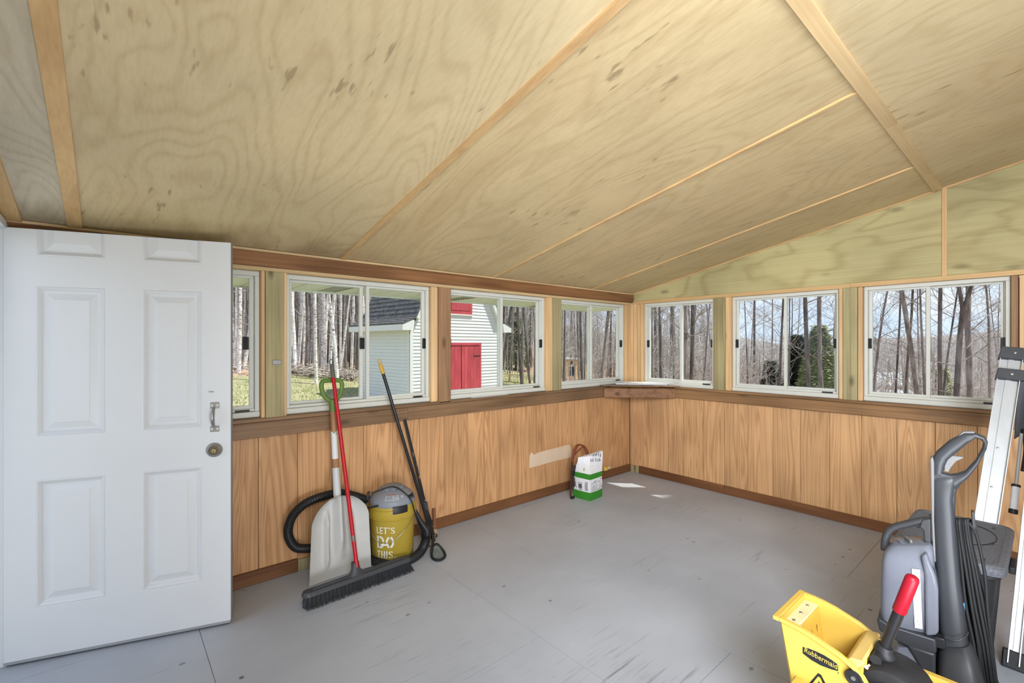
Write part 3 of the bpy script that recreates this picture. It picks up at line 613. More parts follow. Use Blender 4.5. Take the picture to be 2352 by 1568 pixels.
cord = smoothpath([cyl(-1.05, .148, .452), cyl(-.8, .10, .468), cyl(.0, .065, .482), cyl(.55, .11, .462), cyl(.85, .152, .40), cyl(1.02, .162, .32), cyl(1.1, .178, .24), cyl(1.12, .20, .16), (1.62, 2.80, .06), (1.66, 2.78, .012)], 6)
MB().tube(cord, .0042, 7).build('power_cord', M['rubber'], vac, smooth=60)
MB().tube(smoothpath([cyl(-.62, .1475, .385), cyl(-.9, .175, .375), cyl(-1.15, .20, .365), cyl(-1.4, .24, .365)], 5), .0058, 8).build('cord_hook', M['rubber'], vac, smooth=60)
hose = smoothpath([(1.30, 2.985, .36), (1.22, 3.0, .40), (1.12, 2.995, .44), (1.0, 2.965, .452), (.90, 2.955, .435), (.83, 2.955, .385), (.800, 2.955, .315), (.805, 2.955, .245), (.845, 2.96, .18), (.92, 2.97, .15), (1.02, 2.975, .12), (1.12, 2.965, .06), (1.22, 2.90, .03), (1.275, 2.78, .028), (1.32, 2.69, .028), (1.42, 2.668, .028), (1.50, 2.685, .030), (1.565, 2.72, .045), (1.605, 2.745, .085), (1.615, 2.755, .125)], 14)
MB().tube(hose, [(.0270 if k % 2 else .0245) + .005 * max(0, k / len(hose) - .7) / .3 for k in range(len(hose))], 14).build('corrugated_hose', M['black'], vac, smooth=25)
nz = MB().tube([(1.612, 2.753, .115), (1.612, 2.755, .15), (1.602, 2.765, .165), (1.585, 2.78, .20), (1.548, 2.81, .30), (1.535, 2.82, .335)], [.030, .0305, .027, .022, .013, .011], 14, sx=1.15, sy=.85)
nz.build('crevice_nozzle', M['black'], vac, smooth=40)
MB().bar((1.50, 2.75, .03), (1.505, 2.755, .14), .012, .02, (1, 0, 0)).build('bucket_clip', M['charcoal'], vac, bevel=.003)

# ------------------------------------------------------------------ paper sack near the corner, and the cord on it
sack = thing('paper_sack', (3.33, 2.78, 0), 'white and green paper sack standing on the floor below the corner window', 'sack')
b4 = [Vector((3.235, 2.685, 0)), Vector((3.425, 2.70, 0)), Vector((3.44, 2.90, 0)), Vector((3.22, 2.865, 0))]
def sring(z):
    t = max(0, min(1, (z - .19) / .19)); t = t * t * (3 - 2 * t)
    top = [Vector((3.30, 2.735, 0)), Vector((3.435, 2.70, 0)), Vector((3.445, 2.72, 0)), Vector((3.225, 2.815, 0))]
    wob = .004 * math.sin(z * 60)
    c = Vector((3.33, 2.79, 0)); r = []
    for i in range(4):
        p, q = b4[i].lerp(top[i], t), b4[(i + 1) % 4].lerp(top[(i + 1) % 4], t)
        for k in range(5):
            s = k / 5; m = p.lerp(q, s); bul = .010 * math.sin(s * PI) * math.sin(min(1, z / .22) * PI); d = (m - c).normalized(); m = m + d * (bul + wob * (1 - t) * .6); m.z = z; r.append(m)
    return r
zs = [0, .01] + [.03 + .02 * k for k in range(19)]
rings = []
for z in zs:
    r = sring(z)
    if z > .30:
        for p in r: p.z = .30 + (z - .30) * (1 + .55 * ((p.x - 3.22) / .22) - .25)
    rings.append(r)
def sackmat():
    t = NT('sack_paper'); z = t.n('SeparateXYZ', 2, None, Vector=t.n('TexCoord', 'Object'))
    a = t.ramp(z, [(.0, (1,)), (.072, (0,)), (.185, (1,)), (.232, (0,))])
    k = t.t.nodes[-1]
    for n_ in t.t.nodes:
        if n_.type == 'VALTORGB': n_.color_ramp.interpolation = 'CONSTANT'
    n = t.noise(t.coord((1, 1, 1)), 40., 3)
    return t.done(t.mix(a, t.mix(n, lin(206, 206, 210), lin(226, 226, 230)), t.mix(n, lin(44, 118, 34), lin(58, 138, 44))), .45)
MB().loft(rings).build('paper_bag', sackmat(), sack, smooth=30)
ink = plain('print_ink', lin(92, 92, 96), .6); iq = MB()
def onbag(face, s, z):
    p, q = (b4[3], b4[0]) if face == 0 else (b4[0], b4[1]); m = p.lerp(q, s); nrm = Vector((-1, 0.06, 0)) if face == 0 else Vector((.05, -1, 0))
    bul = .010 * math.sin(s * PI) * math.sin(min(1, z / .22) * PI); wob = .004 * math.sin(z * 60) * .6
    return m + nrm * (bul + wob + .0035) + UP * z
def mark(face, s0, s1, z0, z1, m=None): MB().add([onbag(face, s0, z0), onbag(face, s1, z0), onbag(face, s1, z1), onbag(face, s0, z1)], [(0, 1, 2, 3)]).build('printed_mark', m or ink, sack, fix=False)
for k in range(9): mark(0, .74, .90, .088 + k * .0088, .0925 + k * .0088)
for s0, s1, z0, z1 in ((.36, .58, .150, .153), (.36, .38, .10, .15), (.56, .58, .10, .15), (.38, .56, .10, .14), (.40, .56, .085, .093), (.18, .20, .11, .15), (.18, .26, .10, .104)): mark(0, s0, s1, z0, z1)
for s0, s1, z0, z1 in ((.10, .38, .085, .088), (.10, .38, .152, .155), (.10, .115, .088, .152), (.365, .38, .088, .152), (.46, .74, .085, .088), (.46, .74, .156, .159), (.46, .475, .088, .156), (.725, .74, .088, .156), (.16, .32, .10, .104), (.16, .32, .115, .119), (.16, .32, .13, .134), (.25, .32, .160, .166), (.36, .42, .163, .172), (.82, .90, .168, .176), (.82, .90, .098, .106)): mark(1, s0, s1, z0, z1)
iq = MB(); S3 = Vector((-.55, -.83, 0)).normalized()
def topp(a, z): return Vector((3.225, 2.812, 0)).lerp(Vector((3.435, 2.698, 0)), a) + S3 * .045 + UP * z
def tick(a, z, h, sl=.012): iq.add([topp(a, z), topp(a + .022, z), topp(a + .022 + sl, z + h), topp(a + sl, z + h)], [(0, 1, 2, 3)])
for a, h in ((.42, .028), (.47, .018), (.52, .03), (.63, .03), (.70, .018), (.77, .028), (.81, .018)): tick(a, .335, h)
for a, h in ((.52, .018), (.56, .018), (.62, .018), (.66, .03), (.74, .032), (.82, .02)): tick(a, .385, h)
tick(.82, .372, .02)
iq.build('handwriting', ink, sack, fix=False)
mark(0, .62, .70, .262, .285, plain('lime_print', lin(170, 196, 96), .6))
M['cord_brown'] = plain('brown_cord', lin(122, 62, 44), .5, 0, .1, 40)
ec = thing('extension_cord', (3.22, 2.9, 0), 'brown extension cord looped over the paper sack, with a yellow plug end', 'cord')
for k, (dx, zt, wdt) in enumerate(((0, .465, .10), (.02, .458, .085), (-.01, .40, .09))):
    pts = [(3.205 + dx * .4, 2.86, .26), (3.195 + dx, 2.86, .34), (3.235 + dx, 2.87, .43 + (zt - .465)), (3.30 + dx, 2.88, zt), (3.37 + dx, 2.87, .43), (3.40 + dx, 2.85, .35), (3.40, 2.84, .30)]
    MB().tube(smoothpath(pts, 6), .006, 7).build('cord_loop', M['cord_brown'], ec, smooth=60)
MB().tube(smoothpath([(3.165, 2.835, .33), (3.165, 2.84, .22), (3.16, 2.845, .12), (3.155, 2.842, .05), (3.155, 2.84, .014)], 5), .008, 8).build('hanging_end', plain('dark_brown_cord', lin(66, 40, 34), .5), ec, smooth=60)
MB().tube([(3.15, 2.835, .012), (3.185, 2.83, .012)], .013, 8).build('cord_foot', M['rubber'], ec, smooth=60)
MB().bar((3.172, 2.85, .285), (3.21, 2.845, .285), .014, .016, (0, 0, 1)).bar((3.18, 2.85, .29), (3.20, 2.85, .20), .018, .014).bar((3.218, 2.842, .29), (3.203, 2.848, .20), .010, .012).build('clamp_jaw', M['black'], ec, bevel=.003)
MB().tube(smoothpath([(3.20, 2.85, .205), (3.195, 2.85, .17), (3.20, 2.85, .11), (3.18, 2.852, .085)], 5), [.008] * 3 + [.02] * 8 + [.014] * 4 + [.008], 10, sx=1, sy=.7).build('clamp_grip', plain('clamp_brown', lin(58, 44, 40), .5), ec, smooth=60)
MB().tube(smoothpath([(3.42, 2.89, .25), (3.56, 2.94, .19), (3.70, 2.96, .145), (3.79, 2.966, .132)], 5), .006, 7).build('cord_tail', M['cord_brown'], ec, smooth=60)
MB().tube([(3.785, 2.966, .132), (3.795, 2.967, .132), (3.845, 2.970, .130), (3.852, 2.970, .130)], [.014, .022, .022, .018], 12).build('yellow_plug', plain('yellow_plug', lin(206, 172, 82), .45), ec, smooth=40)
MB().tube([(3.852, 2.970, .130), (3.885, 2.973, .129)], .016, 12).build('clear_tip', plain('clear_tip', lin(206, 200, 180), .25), ec, smooth=40)
for d in (-.006, .006): MB().bar((3.884, 2.973, .129 + d), (3.912, 2.976, .129 + d), .006, .002).build('prong', M['brass'], ec)

# ------------------------------------------------------------------ storage tote
tote = thing('storage_tote', (2.86, .29, 0), 'black plastic storage tote with a weathered lid, behind the carpet cleaner', 'storage box')
M['tote'] = plain('tote_black', (.020, .020, .022), .5, 0, .2, 30)
def lidmat():
    t = NT('tote_lid_weathered'); f = t.noise(t.coord((1, 1, 1)), 4., 5, .65); s = t.noise(t.coord((1, 1, 1)), 120., 3)
    return t.done(t.mix(t.ramp(s, [(.4, (0,)), (.65, (1,))]), t.mix(f, lin(74, 76, 82), lin(96, 98, 106)), t.mix(f, lin(92, 94, 100), lin(116, 118, 126))), .55)
M['lid'] = lidmat()
def rrect(x0, x1, y0, y1, r, z, n=5):
    o = []
    for cx, cy, a in ((x1 - r, y1 - r, 0), (x0 + r, y1 - r, PI / 2), (x0 + r, y0 + r, PI), (x1 - r, y0 + r, 1.5 * PI)):
        o += [Vector((cx + r * math.cos(a + PI / 2 * k / n), cy + r * math.sin(a + PI / 2 * k / n), z)) for k in range(n + 1)]
    return o
TX0, TX1, TY0, TY1, TZ = 2.55, 3.18, .115, .455, .55
def tr(ins, r, z): return rrect(TX0 + ins, TX1 - ins, TY0 + ins * .8, TY1 - ins * .8, r, z)
MB().loft([tr(.085, .03, .0), tr(.078, .035, .01), tr(.03, .04, .49), tr(.012, .04, .495), tr(.012, .04, .512)]).build('tub', M['tote'], tote, smooth=40)
rib = MB()
for k in range(5):
    x = TX0 + .15 + k * .08
    rib.bar((x, TY0 + .062, .02), (x, TY0 + .030, .47), .012, .012, (1, 0, 0))
rib.build('tub_ribs', M['tote'], tote, bevel=.002)
lid = MB().loft([tr(-.004, .045, .512), tr(-.006, .045, .516), tr(-.006, .045, .540), tr(.002, .045, .548), tr(.022, .04, .550), tr(.028, .038, .546), tr(.045, .03, .5455)])
lid.build('lid', M['lid'], tote, smooth=35)
for x, y in ((TX0 + .075, TY1 - .06), (TX0 + .075, TY0 + .06), (TX1 - .075, TY1 - .06), (TX1 - .075, TY0 + .06), (2.86, TY1 - .05), (2.86, TY0 + .05)):
    MB().box(x - .016, x + .016, y - .005, y + .005, .5450, .5462).build('lid_slot', M['black'], tote)
cr = [(2.93 + .155 * math.cos(a), .25 + .095 * math.sin(a), .5466) for a in [2 * PI * k / 40 for k in range(40)]]
MB().tube(cr, .0022, 5, closed=True).build('lid_groove', M['black'], tote, smooth=60)
for y, sgn in ((TY0 - .01, -1), (TY1 + .01, 1)):
    MB().bar((2.80, y, .47), (2.93, y, .47), .03, .02, (0, 0, 1)).build('tote_handle', M['tote'], tote, bevel=.005)

# ------------------------------------------------------------------ folded step ladder
lad = thing('step_ladder', (3.0, .1, 0), 'folded aluminium stepladder leaning upright behind the black tote', 'ladder')
def alumat():
    t = NT('ladder_aluminium'); f = t.noise(t.coord((8, 8, .6)), 3., 4)
    return t.done(t.mix(f, lin(156, 158, 160), lin(184, 186, 186)), .42, .25)
M['alu'] = alumat()
LDIR = Vector((.458, -.075, 1)); LN = Vector((.955, .03, -.44)).normalized()
def rail(nm, foot, top, wd, th, side, m=None):
    foot = Vector(foot); top = Vector(top); d = (top - foot).normalized(); sd = Vector(side); sd = (sd - d * sd.dot(d)).normalized(); n = d.cross(sd)
    if n.dot(Vector((-1, 0, 0))) < 0: n = -n
    # open channel section: web with two flanges and a raised centre rib
    prof = [(-wd / 2, th), (-wd / 2, 0), (wd / 2, 0), (wd / 2, th), (wd / 2 - .004, th), (wd / 2 - .004, .006), (wd * .12, .006), (wd * .12, .012), (-wd * .12, .012), (-wd * .12, .006), (-wd / 2 + .004, .006), (-wd / 2 + .004, th)]
    return MB().hexa([foot + sd * a + n * b for a, b in prof], [top + sd * a + n * b for a, b in prof]).build(nm, M['alu'], lad)
VW = Vector((.108, -.994, 0))
A0, A1 = Vector((3.135, .258, .02)), Vector((3.70, .136, 1.372)); Bf, Bt = Vector((2.945, .108, .02)), Vector((3.60, .022, 1.36))
rail('front_rail', A0, A1, .086, .028, VW); rail('rear_rail', Bf, Bt, .038, .024, VW)
off = Vector((.05, -.44, 0))
rail('front_rail', A0 + off, A1 + off, .086, .028, VW); rail('rear_rail', Bf + off * .9, Bt + off * .9, .050, .024, VW)
for t in (.12, .30):
    p = A0.lerp(A1, t); MB().bar(p + off * .40, p + off * .93, .075, .022, (1, 0, -.3)).build('step', M['alu'], lad, bevel=.002)
for p, nm, dd in ((A0, 'ladder_foot', LDIR), (Bf, 'ladder_foot', LDIR), (A0 + off, 'ladder_foot', LDIR), (Bf + off * .9, 'ladder_foot', LDIR)):
    MB().bar(p + Vector((0, 0, -.019)), p + dd * .05, .07, .036, VW).build(nm, M['rubber'], lad, bevel=.004)
d = (A1 - A0).normalized(); nn = d.cross(VW).normalized(); nn = nn if nn.x < 0 else -nn
def cap(t0, t1, wd, nm):
    a, b = A0 + (A1 - A0) * t0, A0 + (A1 - A0) * t1
    s = (VW - d * VW.dot(d)).normalized()
    o = MB().hexa([a + s * p + nn * q for p, q in ((-.05, -.012), (wd, -.012), (wd, .036), (-.05, .036))], [b + s * p + nn * q for p, q in ((-.044, -.012), (wd, -.012), (wd, .036), (-.044, .036))]).build(nm, M['charcoal_r'], lad, bevel=.004)
    MB().lathe([(.007, 0), (.006, .003), (.0, .004)], (a + b) / 2 + nn * .036 + s * .01, 12, nn).build('rivet', M['steel'], lad)
M['charcoal_r'] = plain('ladder_end_rubber', lin(66, 68, 72), .55, 0, .12, 40)
cap(.955, 1.0, .10, 'end_cap'); cap(.875, .915, .16, 'hinge_band')
q0 = A0.lerp(A1, .84) + off * .14; q1 = A0.lerp(A1, .60) + off * .10
MB().loft([[q0 + VW * (a * s) + Vector((.01 * k, 0, b)) for a, b in ((-.02, .05), (.03, .06), (.02, -.2), (-.035, -.26))] for k, s in ((0, 1), (2, 1))]).build('hinge_arm', M['charcoal_r'], lad, bevel=.004)
MB().tube(smoothpath([q0 + Vector((0, .0, -.2)), q0 + Vector((0, -.01, -.3)), q0 + Vector((-.01, .0, -.42))], 4), .012, 8).build('spreader_link', M['black'], lad, smooth=50)
g0, g1 = A0.lerp(A1, .405) + Vector((.03, -.085, 0)), A0.lerp(A1, .68) + Vector((.03, -.075, 0))
MB().tube([g0.lerp(g1, .28), g1], .007, 10).build('strut', M['alu'], lad, smooth=50)
MB().tube([g0, g0.lerp(g1, .32)], .0145, 12).build('strut_sleeve', plain('strut_sleeve', lin(214, 214, 220), .35), lad, smooth=50)
MB().tube([g0 - (g1 - g0) * .02, g0 + (g1 - g0) * .03], .017, 12).build('strut_end', M['black'], lad, smooth=50)
MB().tube([g0.lerp(g1, .31), g0.lerp(g1, .34)], .017, 12).build('strut_collar', M['black'], lad, smooth=50)
for t in (.48, .62): MB().lathe([(.006, 0), (.005, .003), (0, .004)], A0.lerp(A1, t) + nn * .012 + VW * .0, 10, nn).build('rivet', M['steel'], lad)

# ------------------------------------------------------------------ upright carpet cleaner
CO = Vector((2.183, .229, 0)); CV = Vector((.994, .108, 0)); CW = Vector((.108, -.994, 0))
def cp(px, py, w=0): return on_plane(px, py, CO + CV * w, CV)
cc = thing('carpet_cleaner', (2.18, .23, 0), 'grey upright carpet cleaner with a loop handle and coiled black cord', 'carpet cleaner')
M['ccg'] = plain('cleaner_grey', lin(52, 54, 58), .38, 0, .05, 12)
M['ccd'] = plain('cleaner_dark', lin(54, 55, 58), .45, 0, .06, 14)
M['ccl'] = plain('cleaner_light_trim', lin(112, 112, 112), .35, 0, .04, 14)
def slab(pts, w0, w1, mat, nm, parent=cc, bev=.006, holes=None):
    return MB().hexa([cp(x, y) + CV * w0 for x, y in pts], [cp(x, y) + CV * w1 for x, y in pts]).build(nm, mat, parent, bevel=bev, seg=3)
col = []
for (xl, xr, y) in ((2141, 2200, 1090), (2140, 2200, 1095), (2140, 2198, 1104), (2140, 2194, 1120), (2141, 2191, 1145), (2143, 2194, 1180), (2146, 2199, 1250), (2151, 2207, 1330), (2155, 2217, 1400), (2158, 2224, 1470)):
    a, b = cp(xl, y), cp(xr, y); ring = []; dp_ = {1090: .012, 1095: .019, 1104: .024}.get(y, .027) + .029 * max(0, y - 1180) / 290
    for k in range(20):
        an = 2 * PI * k / 20; cx, sx_ = math.cos(an), math.sin(an); pw = lambda v: math.copysign(abs(v) ** .6, v)
        ring.append((a + b) / 2 + (b - a) / 2 * pw(cx) + CV * dp_ * pw(sx_))
    col.append(ring)
MB().loft(col).build('column', M['ccg'], cc, smooth=50)
# loop handle: outline strip swept round an opening
outer = [(2140, 1145), (2139, 1090), (2141, 1052), (2150, 1036), (2180, 1010), (2215, 992), (2240, 993), (2263, 1002), (2269, 1014), (2266, 1030), (2248, 1064), (2222, 1098), (2204, 1113), (2195, 1128), (2192, 1145)]
inner = [(2168, 1120), (2166, 1092), (2172, 1068), (2181, 1053), (2200, 1036), (2221, 1017), (2240, 1005), (2252, 1008), (2258, 1015), (2256, 1029), (2241, 1056), (2217, 1080), (2199, 1086), (2186, 1086), (2181, 1092)]
hh = MB(); n = len(outer)
inner = [(2163, 1092), (2166, 1084), (2172, 1068), (2178, 1055), (2190, 1045), (2221, 1019), (2240, 1005), (2251, 1008), (2258, 1015), (2255, 1029), (2240, 1056), (2217, 1080), (2199, 1086), (2186, 1087), (2174, 1084)]
W0, W1 = -.021, .021
rings = []
for i in range(n):
    o_, i_ = cp(*outer[i]), cp(*inner[i]); c_ = (o_ + i_) / 2; ring = []
    for k in range(12):
        an = 2 * PI * k / 12; pw = lambda v: math.copysign(abs(v) ** .65, v); ring.append(c_ + (o_ - i_) / 2 * pw(math.cos(an)) + CV * (W1 if True else 0) * pw(math.sin(an)))
    rings.append(ring)
hh.loft(rings[1:-1] , True)
hh.build('loop_handle', M['ccg'], cc, smooth=50)
neck = [(2140, 1180), (2139, 1080), (2150, 1078), (2166, 1085), (2186, 1089), (2203, 1087), (2215, 1092), (2203, 1114), (2195, 1130), (2194, 1180)]
slab(neck, -.018, .018, M['ccg'], 'handle_neck', bev=.008)
slab([(2169, 1080), (2170, 1062), (2184, 1045), (2211, 1048), (2213, 1050), (2196, 1058), (2184, 1072), (2178, 1083)], -.010, .010, M['ccl'], 'trigger', bev=.003)
slab([(2137, 1050), (2143, 1046), (2146, 1060), (2146, 1190), (2150, 1284), (2144, 1288), (2140, 1190), (2137, 1060)], -.026, .020, M['ccl'], 'trim_strip', bev=.003)
slab([(2139, 1056), (2212, 990), (2238, 990), (2238, 994), (2214, 996), (2143, 1056)], -.012, .012, M['ccl'], 'trim_strip', bev=.002)
for dy in (0, 7): MB().tube([cp(2194, 1100 + dy), cp(2208, 1104 + dy)], .003, 6).build('cord_clip', M['black'], cc)
# clean-water tank with carry handle
def smoke():
    t = NT('smoky_tank'); t.p.inputs['Transmission Weight'].default_value = .35; t.p.inputs['IOR'].default_value = 1.3; f = t.noise(t.coord((1, 1, 1)), 9., 4)
    t.p.inputs['Specular IOR Level'].default_value = .5
    return t.done(t.mix(f, lin(108, 112, 124), lin(138, 142, 154)), .18)
M['smoke'] = smoke()
def tring(xl, xr, y, w, pwv=.34):
    a, b = cp(xl, y), cp(xr, y); r = []
    for k in range(28):
        an = 2 * PI * k / 28; pw = lambda v: math.copysign(abs(v) ** pwv, v); r.append((a + b) / 2 + (b - a) / 2 * pw(math.cos(an)) + CV * w * pw(math.sin(an)))
    return r
tank = MB().loft([tring(2033, 2150, 1432, .070), tring(2027, 2152, 1422, .080), tring(2025, 2152, 1380, .085), tring(2026, 2150, 1320, .085), tring(2028, 2147, 1275, .082), tring(2033, 2145, 1256, .074), tring(2046, 2140, 1244, .058), tring(2054, 2134, 1241, .048)])
tank.build('water_tank', M['smoke'], cc, smooth=45)
slab([(2118, 1256), (2130, 1250), (2150, 1300), (2156, 1330), (2157, 1424), (2150, 1430), (2128, 1432), (2126, 1300)], -.098, -.02, M['smoke'], 'tank_side', bev=.008)
slab([(2097, 1286), (2115, 1288), (2121, 1419), (2104, 1416)], -.0875, -.086, plain('paper_label', lin(226, 226, 216), .6), 'warning_label', bev=0)
ql = MB()
rn = random.Random(3)
for k in range(34):
    y = 1292 + k * 3.6; x0 = 2099.5 + (y - 1286) * .052; l = rn.uniform(8, 14)
    ql.add([cp(a_, b_) - CV * .0885 for a_, b_ in ((x0, y), (x0 + l, y + .6), (x0 + l, y + 1.7), (x0, y + 1.1))], [(0, 1, 2, 3)])
ql.build('label_print', plain('label_grey', lin(150, 150, 146), .6), cc, fix=False)
hp = smoothpath([cp(2032, 1262), cp(2034, 1238), cp(2041, 1221), cp(2056, 1210), cp(2090, 1201), cp(2112, 1196), cp(2128, 1194)], 5)
MB().tube(hp, .0125, 10, sx=1.0, sy=1.4).build('carry_handle', M['ccd'], cc, smooth=50)
slab([(2118, 1190), (2138, 1188), (2139, 1256), (2124, 1252), (2121, 1214), (2112, 1206)], -.02, .02, M['ccd'], 'handle_post', bev=.004)
cpc = cp(2086, 1248, -.012)
MB().lathe([(.030, -.004), (.030, .004), (.027, .007), (0, .007)], cpc, 24).build('tank_cap', M['smoke'], cc, smooth=40)
MB().bar(cpc + Vector((-.018, -.012, .013)), cpc + Vector((.018, .012, .013)), .008, .016).build('cap_grip', M['ccl'], cc, bevel=.003)
# lower body
slab([(2020, 1398), (2026, 1396), (2048, 1410), (2150, 1440), (2152, 1466), (2146, 1478), (2100, 1462), (2050, 1436), (2026, 1422)], -.095, .095, M['ccg'], 'tank_cradle', bev=.008)
slab([(2088, 1452), (2150, 1470), (2152, 1640), (2118, 1640), (2116, 1500), (2104, 1480)], -.10, .09, M['ccg'], 'front_frame', bev=.008)
MB().loft([tring(2030, 2118, 1640, .10), tring(2036, 2118, 1560, .098), tring(2048, 2117, 1500, .092), tring(2062, 2112, 1462, .08)]).build('recovery_tank', M['smoke'], cc, smooth=45)
MB().loft([tring(2150, 2300, 1900, .16, .4), tring(2146, 2292, 1780, .16, .4), tring(2148, 2278, 1640, .15, .4), tring(2150, 2262, 1560, .13, .45), tring(2152, 2250, 1510, .11, .5), tring(2154, 2238, 1482, .085, .55), tring(2156, 2228, 1468, .065, .6)]).build('base_housing', M['ccd'], cc, smooth=45)
MB().loft([tring(2020, 2160, 1905, .15, .35), tring(2022, 2160, 1800, .15, .35), tring(2026, 2155, 1640, .12, .4)]).build('floor_nozzle', M['ccg'], cc, smooth=45)
for wz in (-.15, .15):
    c = cp(2262, 1850, wz); MB().lathe([(.0, -.02), (.06, -.02), (.068, -.012), (.068, .012), (.06, .02), (0, .02)], (c.x, c.y, .07), 24, CV).build('wheel', M['rubber'], cc, smooth=40)
slab([(2146, 1436), (2170, 1442), (2173, 1466), (2148, 1460)], -.085, -.05, M['black'], 'release_latch', bev=.003)
MB().tube([cp(2170, 1463, -.076), cp(2190, 1470, -.079), cp(2205, 1470, -.077), cp(2218, 1462, -.065), cp(2224, 1452, -.045)], .0018, 6).build('trim_line', M['ccg'], cc, smooth=60)
MB().lathe([(.013, 0), (.013, .002), (0, .0025)], cp(2214, 1392, -.018), 20, (-.25, -.95, 0)).build('blue_badge', plain('blue_badge', lin(92, 158, 196), .5), cc)
# cord hooks and the wound cord
MB().tube([cp(2185, 1208), cp(2240, 1203)], .008, 10).build('cord_hook', M['ccl'], cc, smooth=50)
slab([(2230, 1172), (2238, 1173), (2241, 1211), (2233, 1214)], -.016, .016, M['ccd'], 'hook_plate', bev=.003)
MB().tube([cp(2225, 1560), cp(2292, 1562)], .008, 10).build('cord_hook', M['ccd'], cc, smooth=50)
for k in range(7):
    s = k / 6; tx_ = 2195 + s * 29; bx = 2242 + s * 42; wv = -.012 - .004 * (k % 3)
    rr = random.Random(k); mid = (tx_ + (bx - tx_) * (.42 + .1 * s)) + rr.uniform(-4, 4)
    pts = [cp(tx_ + 2, 1192, 0), cp(tx_ - 2, 1198, wv), cp(tx_ + 3, 1240, wv), cp(tx_ + (mid - tx_) * .5, 1305, wv - .004), cp(mid, 1390, wv), cp((mid + bx) / 2 + 3, 1480, wv - .004), cp(bx, 1562, wv), cp(bx + 2, 1572, 0), cp(bx + 2, 1562, .014), cp((mid + bx) / 2 + 7, 1470, .016), cp(mid + 8, 1380, .018), cp(tx_ + 10, 1260, .016), cp(tx_ + 4, 1202, .014)]
    MB().tube(smoothpath(pts, 6, True), .0046, 7, closed=True).build('power_cord', M['rubber'], cc, smooth=60)
pts = [cp(2225, 1200, -.012), cp(2243, 1230, -.015), cp(2262, 1320, -.02), cp(2268, 1400, -.018), cp(2280, 1500, -.016), cp(2290, 1580, -.01)]
MB().tube(smoothpath(pts, 6), .0046, 7).build('power_cord', M['rubber'], cc, smooth=60)

# ------------------------------------------------------------------ yellow mop bucket with side-press wringer
mop = thing('mop_bucket', (1.70, .2, 0), 'yellow mop bucket with a side-press wringer and red-gripped lever', 'mop bucket')
def yel():
    t = NT('mop_yellow'); f = t.noise(t.coord((1, 1, 1)), 6., 3)
    return t.done(t.mix(f, lin(194, 160, 70), lin(208, 174, 80)), .4)
M['yel'] = yel(); M['yel_d'] = plain('wringer_plate_yellow', lin(214, 172, 72), .45, 0, .05, 10)
XN, XF = 1.58, 1.795
prof = [on_plane(px, py, (XN, 0, 0), (1, 0, 0)) for px, py in ((1791, 1416), (1815, 1427), (1840, 1440), (1870, 1458), (1900, 1479), (1930, 1500), (1960, 1526), (1985, 1553), (1996, 1572), (2000, 1600), (1995, 1640))]
prof = [(p.y, p.z) for p in prof]
bot = [(prof[-1][0] + .02, .30), (.49, .26), (.508, .30)]
def side(x0, x1, nm):
    pts = prof + bot
    return MB().hexa([(x0, y, z) for y, z in pts], [(x1, y, z) for y, z in pts]).build(nm, M['yel'], mop, bevel=.002)
side(XN, XN + .007, 'wringer_side'); side(XF - .007, XF, 'wringer_side')
# front wall and rim flange
MB().hexa([(XN + .007, y, z) for y, z in ((.556, .549), (.549, .549), (.502, .27), (.509, .27))], [(XF - .007, y, z) for y, z in ((.556, .549), (.549, .549), (.502, .27), (.509, .27))]).build('wringer_front', M['yel'], mop)
fl = MB()
def strip(x, sgn):
    fl.loft([[(x, y, z + .002), (x + .014 * sgn, y, z + .001), (x + .014 * sgn, y, z - .010), (x, y, z - .007)] for y, z in prof[:9]])
strip(XN + .003, -1); strip(XF - .003, 1); fl.box(XN - .011, XF + .011, .553, .570, .540, .552)
fl.build('rim_flange', M['yel'], mop, bevel=.002)
MB().box(XN + .008, XF - .008, .508, .548, .525, .533).build('fixing_ledge', plain('worn_pale_yellow', lin(226, 206, 160), .5, 0, .1, 20), mop, bevel=.002)
for x in (XN + .045, (XN + XF) / 2, XF - .045): MB().lathe([(.005, 0), (.0045, .003), (.002, .004), (0, .004)], (x, .528, .533), 14).build('bolt', M['steel'], mop, smooth=40)
pl = MB(); xs = [XN + .009 + (XF - XN - .018) * k / 9 for k in range(10)]; zz = [.26, .31, .34, .37, .40, .43, .455, .485, .525]
for i in range(9):
    for k in range(8):
        hole = (i % 2 == 1) and k in (2, 4, 6) or (i % 2 == 0 and i not in (0, 8) and k in (1, 3, 5))
        if hole: continue
        ya, yb = .470 + .036 * (zz[k] - .26) / .265, .470 + .036 * (zz[k + 1] - .26) / .265
        pl.hexa([(xs[i], ya, zz[k]), (xs[i + 1], ya, zz[k]), (xs[i + 1], ya + .006, zz[k]), (xs[i], ya + .006, zz[k])], [(xs[i], yb, zz[k + 1]), (xs[i + 1], yb, zz[k + 1]), (xs[i + 1], yb + .006, zz[k + 1]), (xs[i], yb + .006, zz[k + 1])])
pl.build('press_plate', M['yel_d'], mop)
MB().box(XN + .007, XF - .007, .32, .50, .25, .258).build('wringer_floor', M['yel_d'], mop)
